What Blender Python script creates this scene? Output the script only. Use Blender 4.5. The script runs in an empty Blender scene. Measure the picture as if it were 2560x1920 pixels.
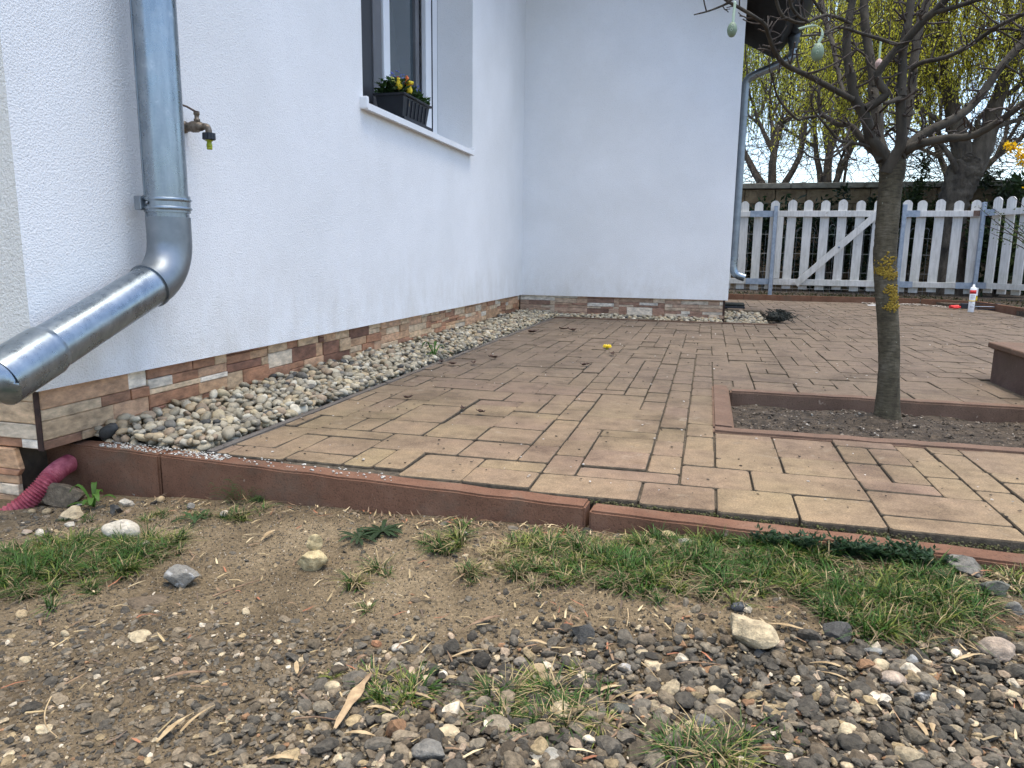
import bpy, bmesh, math, random
import numpy as np
from mathutils import Vector, Matrix

random.seed(7)
rng = np.random.default_rng(11)
scene = bpy.context.scene
col = scene.collection

# ------------------------------------------------------------------ camera
cam_d = bpy.data.cameras.new('camera')
cam_d.lens = 25.6227
cam_d.sensor_width = 36.0
cam_d.sensor_fit = 'HORIZONTAL'
cam_d.clip_start = 0.02
cam_d.clip_end = 800
cam = bpy.data.objects.new('camera', cam_d)
col.objects.link(cam)
_r = Vector((0.9662635, 0.2572226, 0.0130908))
_u = Vector((-0.0574190, 0.1655909, 0.9845216))
_f = Vector((-0.2510734, 0.9520589, -0.1747739))
cam.matrix_world = Matrix(((_r.x, _u.x, -_f.x, 0), (_r.y, _u.y, -_f.y, 0), (_r.z, _u.z, -_f.z, 0.4633), (0, 0, 0, 1)))
scene.camera = cam

# ------------------------------------------------------------------ light
SUN_DIR = Vector((0.11, -0.03, 0.99)).normalized()      # towards the sun: veiled, left of the house
world = bpy.data.worlds.new('World')
scene.world = world
world.use_nodes = True
wn = world.node_tree
wn.nodes.clear()
sky = wn.nodes.new('ShaderNodeTexSky')
sky.sky_type = 'NISHITA'
sky.sun_disc = False
sky.sun_elevation = math.asin(SUN_DIR.z)
sky.sun_rotation = math.atan2(SUN_DIR.x, SUN_DIR.y)
sky.air_density = 1.0
sky.dust_density = 2.0
sky.ozone_density = 1.0
bgn = wn.nodes.new('ShaderNodeBackground')
bgn.inputs['Strength'].default_value = 0.13
out = wn.nodes.new('ShaderNodeOutputWorld')
wn.links.new(sky.outputs[0], bgn.inputs[0])
wn.links.new(bgn.outputs[0], out.inputs[0])

sun_d = bpy.data.lights.new('sun', 'SUN')
sun_d.energy = 1.2
sun_d.angle = math.radians(45)
sun_d.color = (1.0, 0.94, 0.79)
sun = bpy.data.objects.new('sun', sun_d)
sun.rotation_euler = SUN_DIR.to_track_quat('Z', 'Y').to_euler()
sun.location = SUN_DIR * 30
col.objects.link(sun)

scene.view_settings.view_transform = 'Standard'
scene.view_settings.look = 'None'
scene.view_settings.gamma = 1.0
scene.view_settings.use_curve_mapping = False
scene.view_settings.exposure = 1.68
scene.cycles.max_bounces = 6
scene.cycles.diffuse_bounces = 3
scene.cycles.adaptive_threshold = 0.02
scene.cycles.transparent_max_bounces = 12

# ------------------------------------------------------------------ tables measured for this place
STONES = [(-1.3922, 1.2839, 0.0945, 0.0709, 0.0691, 'bg', 'a', 'brownish grey angular rock beside the red drain pipe'), (-1.3029, 1.2122, 0.0706, 0.0529, 0.0296, 'cr', 'a', 'long cream block of stone below the brown rock by the drain'), (-1.0688, 1.103, 0.0754, 0.0565, 0.0446, 'wh', 'r', 'large rounded white stone at the right edge of the left grass'), (-0.8116, 0.9536, 0.0591, 0.0443, 0.042, 'gr', 'a', 'grey angular stone with white veins lying alone on bare soil'), (-0.9865, 1.0712, 0.0201, 0.0151, 0.0164, 'pk', 'r', 'small beige pebble right of the large white stone'), (-1.2879, 1.0882, 0.0303, 0.0227, 0.012, 'pk', 'f', 'flat pinkish stone at the far left above the grass'), (-1.2538, 1.0909, 0.0254, 0.0191, 0.0206, 'wh', 'a', 'broken white stone piece beside the flat pinkish stone'), (-1.2344, 1.2956, 0.0386, 0.0289, 0.026, 'wh', 'a', 'white lumpy stone against the foot of the kerb'), (-1.2739, 1.3675, 0.0301, 0.0226, 0.012, 'gr', 'f', 'grey flat stone leaning on the kerb above white lumpy stone'), (-1.2164, 1.2453, 0.0373, 0.028, 0.0278, 'dk', 'a', 'dark grey stone in front of the white lumpy stone'), (-0.9418, 1.2452, 0.0224, 0.0168, 0.0166, 'wh', 'r', 'small white stone beside the feathery weed at the kerb'), (-1.1631, 1.3177, 0.0207, 0.0155, 0.0186, 'tn', 'r', 'small tan stone below the left kerb joint'), (-1.2474, 1.1549, 0.0265, 0.0198, 0.012, 'wh', 'f', 'thin white stone under the long cream block'), (-1.3599, 1.2876, 0.0201, 0.0151, 0.0146, 'wh', 'a', 'small white stone right of the brown angular rock'), (-1.0528, 1.2797, 0.0251, 0.0188, 0.0173, 'gr', 'a', 'small grey stone at the kerb foot right of the joint'), (-0.8231, 0.894, 0.0757, 0.0568, 0.012, 'bs', 'f', 'flat brown slab half buried in the soil below the veined stone'), (-0.7571, 0.7974, 0.0348, 0.0261, 0.012, 'cr', 'f', 'long pale sliver of stone in the left gravel'), (-0.8676, 0.7765, 0.0127, 0.0095, 0.0114, 'cr', 'r', 'small cream pebble alone in the left gravel'), (-0.862, 0.7074, 0.0178, 0.0133, 0.0119, 'cr', 'r', 'pale oval pebble near the left edge of the gravel'), (-0.9792, 0.8061, 0.023, 0.0173, 0.012, 'tn', 'f', 'flat tan stone at the left edge where gravel begins'), (-1.3811, 1.2219, 0.0247, 0.0185, 0.0159, 'tn', 'r', 'small pale stone left of the long cream block'), (-1.4076, 1.2091, 0.0193, 0.0145, 0.0114, 'tn', 'r', 'tiny tan pebble in front of the red drain pipe'), (-0.6285, 1.0581, 0.0548, 0.0411, 0.0494, 'yc', 'a', 'yellowish porous stone standing alone on the bare soil'), (-0.4232, 0.8719, 0.0152, 0.0114, 0.012, 'or', 'f', 'flat orange brick chip on the soil'), (-0.3911, 0.8703, 0.0196, 0.0147, 0.0123, 'wh', 'r', 'white stone right of the orange brick chip'), (-0.3075, 0.8266, 0.0152, 0.0114, 0.0116, 'wh', 'r', 'white stone at the edge of the lower grass tuft'), (-0.4091, 1.2182, 0.0185, 0.0139, 0.012, 'wh', 'f', 'white shell like stone beside the tuft under the kerb'), (-0.4026, 0.7769, 0.0179, 0.0134, 0.0161, 'bg', 'r', 'brown pitted stone behind the big wood splinter'), (-0.4303, 0.7579, 0.0217, 0.0163, 0.0137, 'cr', 'r', 'cream rounded stone left of the big wood splinter'), (-0.4484, 0.7013, 0.0106, 0.0079, 0.0091, 'wh', 'r', 'small bright white pebble left of the wood splinter foot'), (-0.4052, 0.7066, 0.0247, 0.0185, 0.0124, 'dk', 'a', 'dark grey blunt stone touching the big wood splinter'), (-0.2582, 0.7131, 0.0293, 0.022, 0.0137, 'cr', 'r', 'smooth cream oval pebble above the big grey rock'), (-0.2648, 0.6713, 0.0414, 0.0311, 0.0253, 'gr', 'a', 'big grey rock at the bottom edge of the picture'), (-0.4419, 0.7335, 0.0188, 0.0141, 0.012, 'bg', 'f', 'flat taupe stone left below the cream rounded stone'), (-0.4045, 0.6451, 0.0129, 0.0097, 0.0089, 'pk', 'a', 'pinkish white stone near the bottom left of the splinter'), (-0.2926, 0.6972, 0.0132, 0.0099, 0.0082, 'dk', 'r', 'small dark pebble left of the cream oval pebble'), (-0.2773, 0.6984, 0.0163, 0.0123, 0.0114, 'dk', 'r', 'dark rounded stone touching the cream oval pebble'), (-0.2825, 0.7167, 0.0163, 0.0122, 0.0116, 'dk', 'r', 'dark pebble above the cream oval pebble'), (-0.2319, 0.7989, 0.016, 0.012, 0.013, 'pk', 'a', 'pale angular stone at the left of the lower middle grass'), (-0.1434, 0.9466, 0.036, 0.027, 0.0304, 'dk', 'a', 'dark blue grey rock below the middle grass'), (-0.1849, 0.8645, 0.0274, 0.0205, 0.0169, 'tn', 'r', 'smooth beige oval pebble above the lower middle grass'), (-0.1737, 0.8489, 0.0197, 0.0148, 0.015, 'tn', 'r', 'second beige pebble tucked under the smooth beige oval'), (-0.2139, 0.8767, 0.0204, 0.0153, 0.0161, 'gt', 'r', 'round taupe pebble left of the beige pebbles'), (-0.0755, 0.888, 0.0236, 0.0177, 0.0212, 'gt', 'a', 'two toned grey and cream stone in the middle gravel'), (-0.0426, 1.2797, 0.0345, 0.0259, 0.0209, 'yc', 'a', 'cream yellow block against the kerb in the grass'), (-0.0082, 1.2547, 0.0386, 0.0289, 0.0203, 'lg', 'a', 'pale grey jagged stone right of the cream yellow block'), (0.0714, 1.0644, 0.0255, 0.0191, 0.0178, 'bl', 'a', 'blue grey stone in the grass above the large cream stone'), (0.0787, 0.9946, 0.0971, 0.062, 0.05, 'cr', 'L', 'large elongated cream stone lying at a slant on the gravel'), (0.0417, 0.8719, 0.024, 0.018, 0.0165, 'cr', 'a', 'pale angular stone resting on the cream oval below it'), (0.05, 0.8549, 0.0303, 0.0227, 0.0132, 'cr', 'r', 'flat cream oval pebble under the pale angular stone'), (0.0245, 0.8105, 0.0287, 0.0215, 0.0225, 'gr', 'r', 'grey boulder behind the bottom right grass tuft'), (-0.0014, 0.7795, 0.0197, 0.0148, 0.0177, 'gt', 'a', 'taupe rough stone left of the grey boulder'), (-0.0871, 0.7656, 0.0227, 0.017, 0.0204, 'bg', 'r', 'brown lumpy stone right of the lower middle grass'), (-0.0727, 0.8129, 0.0267, 0.02, 0.0141, 'gn', 'r', 'greenish grey smooth stone above the brown lumpy stone'), (-0.1378, 0.7053, 0.0367, 0.0275, 0.0157, 'lg', 'a', 'pale grey slab at the bottom edge'), (-0.0716, 0.7294, 0.0146, 0.0109, 0.0088, 'wh', 'r', 'white oval pebble at the bottom beside the curved twig'), (-0.0493, 0.8211, 0.0131, 0.0099, 0.0112, 'pk', 'a', 'small pinkish white cone shaped stone'), (-0.0521, 0.9485, 0.0303, 0.0227, 0.0209, 'bg', 'r', 'brownish conglomerate stone half sunk in dirt'), (0.0988, 0.9664, 0.0205, 0.0154, 0.0151, 'dk', 'a', 'dark stone at the foot of the large cream stone'), (0.2053, 1.0289, 0.0433, 0.0325, 0.0344, 'dk', 'a', 'big dark rough rock below the broad grass'), (0.4241, 1.2468, 0.0716, 0.0537, 0.0304, 'gr', 'a', 'long grey slab leaning against the kerb on the right'), (0.4429, 1.1814, 0.0432, 0.0324, 0.03, 'gn', 'a', 'dark greenish block below the long grey slab'), (0.2463, 1.0079, 0.0259, 0.0195, 0.012, 'lb', 'f', 'pale blue grey flat stone below the right grass'), (0.292, 0.9991, 0.0201, 0.0151, 0.0159, 'lb', 'a', 'blue grey streaked stone right of the pale flat one'), (0.2498, 0.9741, 0.0225, 0.0169, 0.0183, 'cr', 'r', 'cream egg shaped pebble above the conglomerate lump'), (0.2597, 0.9479, 0.031, 0.0232, 0.0233, 'pk', 'r', 'pinkish conglomerate lump in the right gravel'), (0.2809, 0.9553, 0.0249, 0.0187, 0.0224, 'tn', 'a', 'beige angular stone right of the conglomerate lump'), (0.4029, 1.0322, 0.0502, 0.0377, 0.0307, 'pk', 'r', 'pale knobbly conglomerate stone near the right edge'), (0.1876, 0.8394, 0.03, 0.0225, 0.0213, 'cr', 'r', 'smooth cream pebble in the lower right gravel'), (0.2385, 0.9067, 0.0211, 0.0158, 0.0172, 'wh', 'a', 'white speckled stone in the right gravel'), (0.3596, 0.9583, 0.0215, 0.0161, 0.012, 'tn', 'f', 'flat tan stone left of the yellow ovals'), (0.3891, 0.9498, 0.0241, 0.0181, 0.0138, 'cr', 'r', 'yellowish oval pebble at the right edge'), (0.1364, 0.8888, 0.0149, 0.0112, 0.0134, 'pk', 'r', 'pale pink pebble in the right gravel'), (0.1391, 0.8664, 0.0184, 0.0138, 0.012, 'or', 'f', 'brownish pink flat stone under the pale pink pebble'), (0.2202, 0.87, 0.0138, 0.0103, 0.0085, 'pk', 'a', 'small pinkish white stone right of the cream pebble'), (0.2839, 0.9194, 0.024, 0.018, 0.0216, 'dk', 'a', 'dark rough stone right of the white speckled one'), (0.3088, 0.9102, 0.0222, 0.0166, 0.014, 'dk', 'a', 'dark grey blunt stone in the lower right gravel'), (0.328, 1.1574, 0.0176, 0.0132, 0.0158, 'dk', 'a', 'dark stone peeping out of the right grass'), (0.4679, 1.2392, 0.0251, 0.0188, 0.012, 'yc', 'f', 'small ochre stone between slab and dark greenish block'), (0.4542, 1.1353, 0.0282, 0.0212, 0.0207, 'gr', 'a', 'grey stone at the right edge below the greenish block'), (0.3727, 1.2503, 0.0207, 0.0155, 0.0186, 'lg', 'a', 'pale grey stone behind the leafy weed at the kerb')]
CHIPS = [(-0.3842, 0.6786, -0.3909, 0.7887, 0.0132, 'splinter', 'big light brown wood splinter lying on the gravel'), (-0.3724, 0.6783, -0.3332, 0.6787, 0.0064, 'chip', 'pale straw coloured chip under the big wood splinter'), (-0.4377, 0.6174, -0.4063, 0.6283, 0.0079, 'chip', 'pale chip at the bottom edge left of the big grey rock'), (-0.3687, 0.7303, -0.3334, 0.7275, 0.0058, 'chip', 'straw chip right of the big wood splinter'), (-0.3371, 0.7712, -0.2983, 0.7662, 0.006, 'chip', 'straw chip across the lower grass tuft'), (-0.2707, 0.7723, -0.2513, 0.7503, 0.0058, 'chip', 'short brown leaf sheath right of the lower grass tuft'), (-0.5692, 0.6107, -0.5606, 0.6632, 0.0069, 'chip', 'long tan wood chip at the lower left'), (-0.5549, 0.6321, -0.5454, 0.6813, 0.0047, 'chip', 'thin pale chip beside the long tan chip at lower left'), (-0.5043, 0.7956, -0.4862, 0.7675, 0.0069, 'chip', 'upright dry leaf on the soil left of the lower grass'), (-0.4275, 0.8128, -0.4192, 0.8341, 0.007, 'chip', 'small pale bark flake above the lower grass'), (-0.2201, 0.9176, -0.1867, 0.917, 0.0073, 'chip', 'pale chip left of the dark blue grey rock'), (-0.1074, 0.8308, -0.0747, 0.8503, 0.0066, 'chip', 'pale curled chip right of the lower middle grass'), (-0.0657, 0.8322, -0.0415, 0.8477, 0.0055, 'chip', 'brown chip in the middle gravel'), (-0.0473, 0.8346, -0.0242, 0.8467, 0.005, 'chip', 'grey brown chip touching its brown neighbour in mid gravel'), (-0.0268, 0.7916, -0.0095, 0.7666, 0.006, 'chip', 'yellowish leaf blade by the bottom right tuft'), (0.1125, 1.0328, 0.1699, 1.0194, 0.0068, 'chip', 'long thin wood lath right of the large cream stone'), (0.1706, 0.9406, 0.2081, 0.9241, 0.0041, 'chip', 'straw stalk across the right gravel'), (0.1575, 0.9543, 0.2003, 0.9528, 0.0058, 'chip', 'straw sheath above the straw stalk'), (0.2643, 0.872, 0.2718, 0.8458, 0.0074, 'chip', 'left leaf of the dry leaf pair in the right gravel'), (0.2822, 0.8724, 0.2776, 0.846, 0.0069, 'chip', 'right leaf of the dry leaf pair in the right gravel'), (0.3415, 1.0017, 0.3818, 1.0196, 0.0058, 'chip', 'pale chip below the right grass'), (-0.0757, 1.2193, -0.0629, 1.2603, 0.0085, 'chip', 'upper straw chip in the middle grass'), (-0.06, 1.191, -0.0411, 1.2345, 0.009, 'chip', 'lower straw chip in the middle grass'), (0.0697, 1.128, 0.1095, 1.1257, 0.0088, 'chip', 'flat straw chip on the grass above the large cream stone'), (-0.7814, 1.1311, -0.7799, 1.1738, 0.0099, 'chip', 'pale chip left of the yellowish porous stone'), (-0.3069, 0.8611, -0.2641, 0.8885, 0.0055, 'chip', 'pale chip at the border of soil and gravel'), (-0.3145, 0.9271, -0.2707, 0.9699, 0.0076, 'chip', 'grey brown wood strip at the end of the bare soil'), (-0.6435, 0.7138, -0.5913, 0.7363, 0.0077, 'chip', 'dark bark strip in the left gravel')]
TWIGS = [([(-0.4758, 0.8519), (-0.4757, 0.8778), (-0.4715, 0.9034)], 0.0014, 'thin curved brown stick on the bare soil'), ([(-0.7251, 0.9165), (-0.7097, 0.9438), (-0.6891, 0.991)], 0.0016, 'straight thin stick right of the veined stone'), ([(-0.7481, 0.6421), (-0.7251, 0.6122), (-0.7019, 0.5922), (-0.6785, 0.5845)], 0.001, 'curved pale straw in the lower left gravel'), ([(-0.4414, 0.6887), (-0.4171, 0.6941), (-0.3908, 0.6986)], 0.0014, 'twig passing under the big wood splinter'), ([(-0.0688, 0.8114), (-0.0694, 0.7873), (-0.0711, 0.7628), (-0.0789, 0.7484), (-0.0841, 0.7364), (-0.0796, 0.714)], 0.0017, 'red brown forked twig at the bottom'), ([(-0.0711, 0.7628), (-0.0581, 0.765), (-0.0439, 0.7647)], 0.0012, 'short side twig beside the red brown forked twig'), ([(-0.0309, 0.9025), (0.0046, 0.9159), (0.0455, 0.9238)], 0.0013, 'thin dark twig across the middle gravel'), ([(-0.0574, 0.9062), (-0.044, 0.8911), (-0.0312, 0.8771)], 0.0011, 'short straw stalk in the middle gravel'), ([(0.4304, 1.1436), (0.4456, 1.1193), (0.4596, 1.1091)], 0.0015, 'thin orange brown stick at the right edge'), ([(-0.4366, 1.2743), (-0.3976, 1.2541), (-0.3791, 1.2455)], 0.0019, 'thin red brown stick below the kerb'), ([(-0.1821, 0.7119), (-0.1672, 0.7268), (-0.1361, 0.7451)], 0.0013, 'reddish twig at the edge of the lower middle grass'), ([(-0.0872, 1.0228), (-0.0834, 0.9985), (-0.0835, 0.9791)], 0.0012, 'pale upright straw below the middle grass')]
GRASS = [(-1.058, 0.971, 0.176, 0.128, 2600, 0.05, 0.15), (-1.096, 0.925, 0.098, 0.093, 900, 0.05, 0.1), (-1.003, 1.031, 0.094, 0.062, 500, 0.04, 0.4), (-1.054, 1.213, 0.114, 0.055, 350, 0.03, 0.4), (-0.908, 1.257, 0.048, 0.056, 200, 0.035, 0.3), (-1.265, 1.23, 0.064, 0.056, 120, 0.03, 0.2), (-0.174, 1.162, 0.139, 0.089, 1900, 0.045, 0.25), (-0.055, 1.169, 0.109, 0.101, 1900, 0.05, 0.15), (0.066, 1.188, 0.107, 0.102, 2000, 0.05, 0.15), (0.165, 1.191, 0.08, 0.087, 1300, 0.05, 0.25), (-0.228, 1.223, 0.092, 0.057, 500, 0.035, 0.7), (-0.251, 1.102, 0.058, 0.062, 400, 0.04, 0.7), (0.267, 1.105, 0.078, 0.065, 1500, 0.05, 0.2), (0.354, 1.142, 0.064, 0.083, 1500, 0.055, 0.25), (0.496, 1.229, 0.041, 0.054, 400, 0.04, 0.5), (0.319, 1.197, 0.071, 0.052, 500, 0.045, 0.3), (0.114, 1.259, 0.172, 0.042, 500, 0.04, 0.2)]
TUFTS = [(-0.518, 1.035, 0.03, 0.04, 220, 0.045, 0.25, 'small lone grass tuft on the bare soil'), (-0.437, 1.18, 0.045, 0.067, 420, 0.05, 0.2, 'grass tuft right of the flat leafy weed under the kerb'), (-0.317, 1.118, 0.057, 0.066, 420, 0.04, 0.6, 'half dry grass tuft between bare soil and the broad grass'), (-0.337, 0.769, 0.036, 0.029, 420, 0.045, 0.2, 'grass tuft right of the big wood splinter'), (-0.412, 0.788, 0.028, 0.022, 170, 0.03, 0.4, 'thin mossy tuft behind the big wood splinter'), (-0.175, 0.779, 0.077, 0.053, 1300, 0.05, 0.3, 'broad grass tuft at the bottom in front of the beige pebbles'), (0.04, 0.762, 0.056, 0.037, 800, 0.055, 0.35, 'grass tuft at the bottom edge in front of the grey boulder'), (-0.125, 0.863, 0.02, 0.014, 60, 0.03, 0.3, 'tiny grass sprout in the middle gravel'), (0.116, 0.823, 0.016, 0.014, 70, 0.025, 0.2, 'tiny green sprout left of the smooth cream pebble'), (-0.473, 0.954, 0.011, 0.009, 30, 0.02, 0.3, 'tiny sprout below the small lone grass tuft')]
ROSETTE = (-0.569, 1.206)
FEATHER = (-0.959, 1.319)
DANDEL = (-1.308, 1.277)
DANDEL2 = (-0.979, 1.201)
LEAFY = [(0.141, 1.312), (0.19, 1.299), (0.243, 1.306), (0.29, 1.287), (0.336, 1.269), (0.36, 1.248)]
TRUNK = [(0.556, 2.4, -0.0349, 0.0368), (0.5541, 2.4, -0.0149, 0.033), (0.5485, 2.4, 0.0916, 0.0304), (0.5403, 2.4, 0.1976, 0.0301), (0.5269, 2.4, 0.2971, 0.0299), (0.5146, 2.4, 0.3824, 0.031), (0.5028, 2.4, 0.4737, 0.032), (0.5016, 2.4, 0.5317, 0.0318), (0.4999, 2.4, 0.5846, 0.0317), (0.499, 2.4, 0.6733, 0.0315), (0.4994, 2.4, 0.7139, 0.0348), (0.4999, 2.4, 0.7418, 0.0336), (0.5009, 2.4, 0.7641, 0.0254)]
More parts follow.
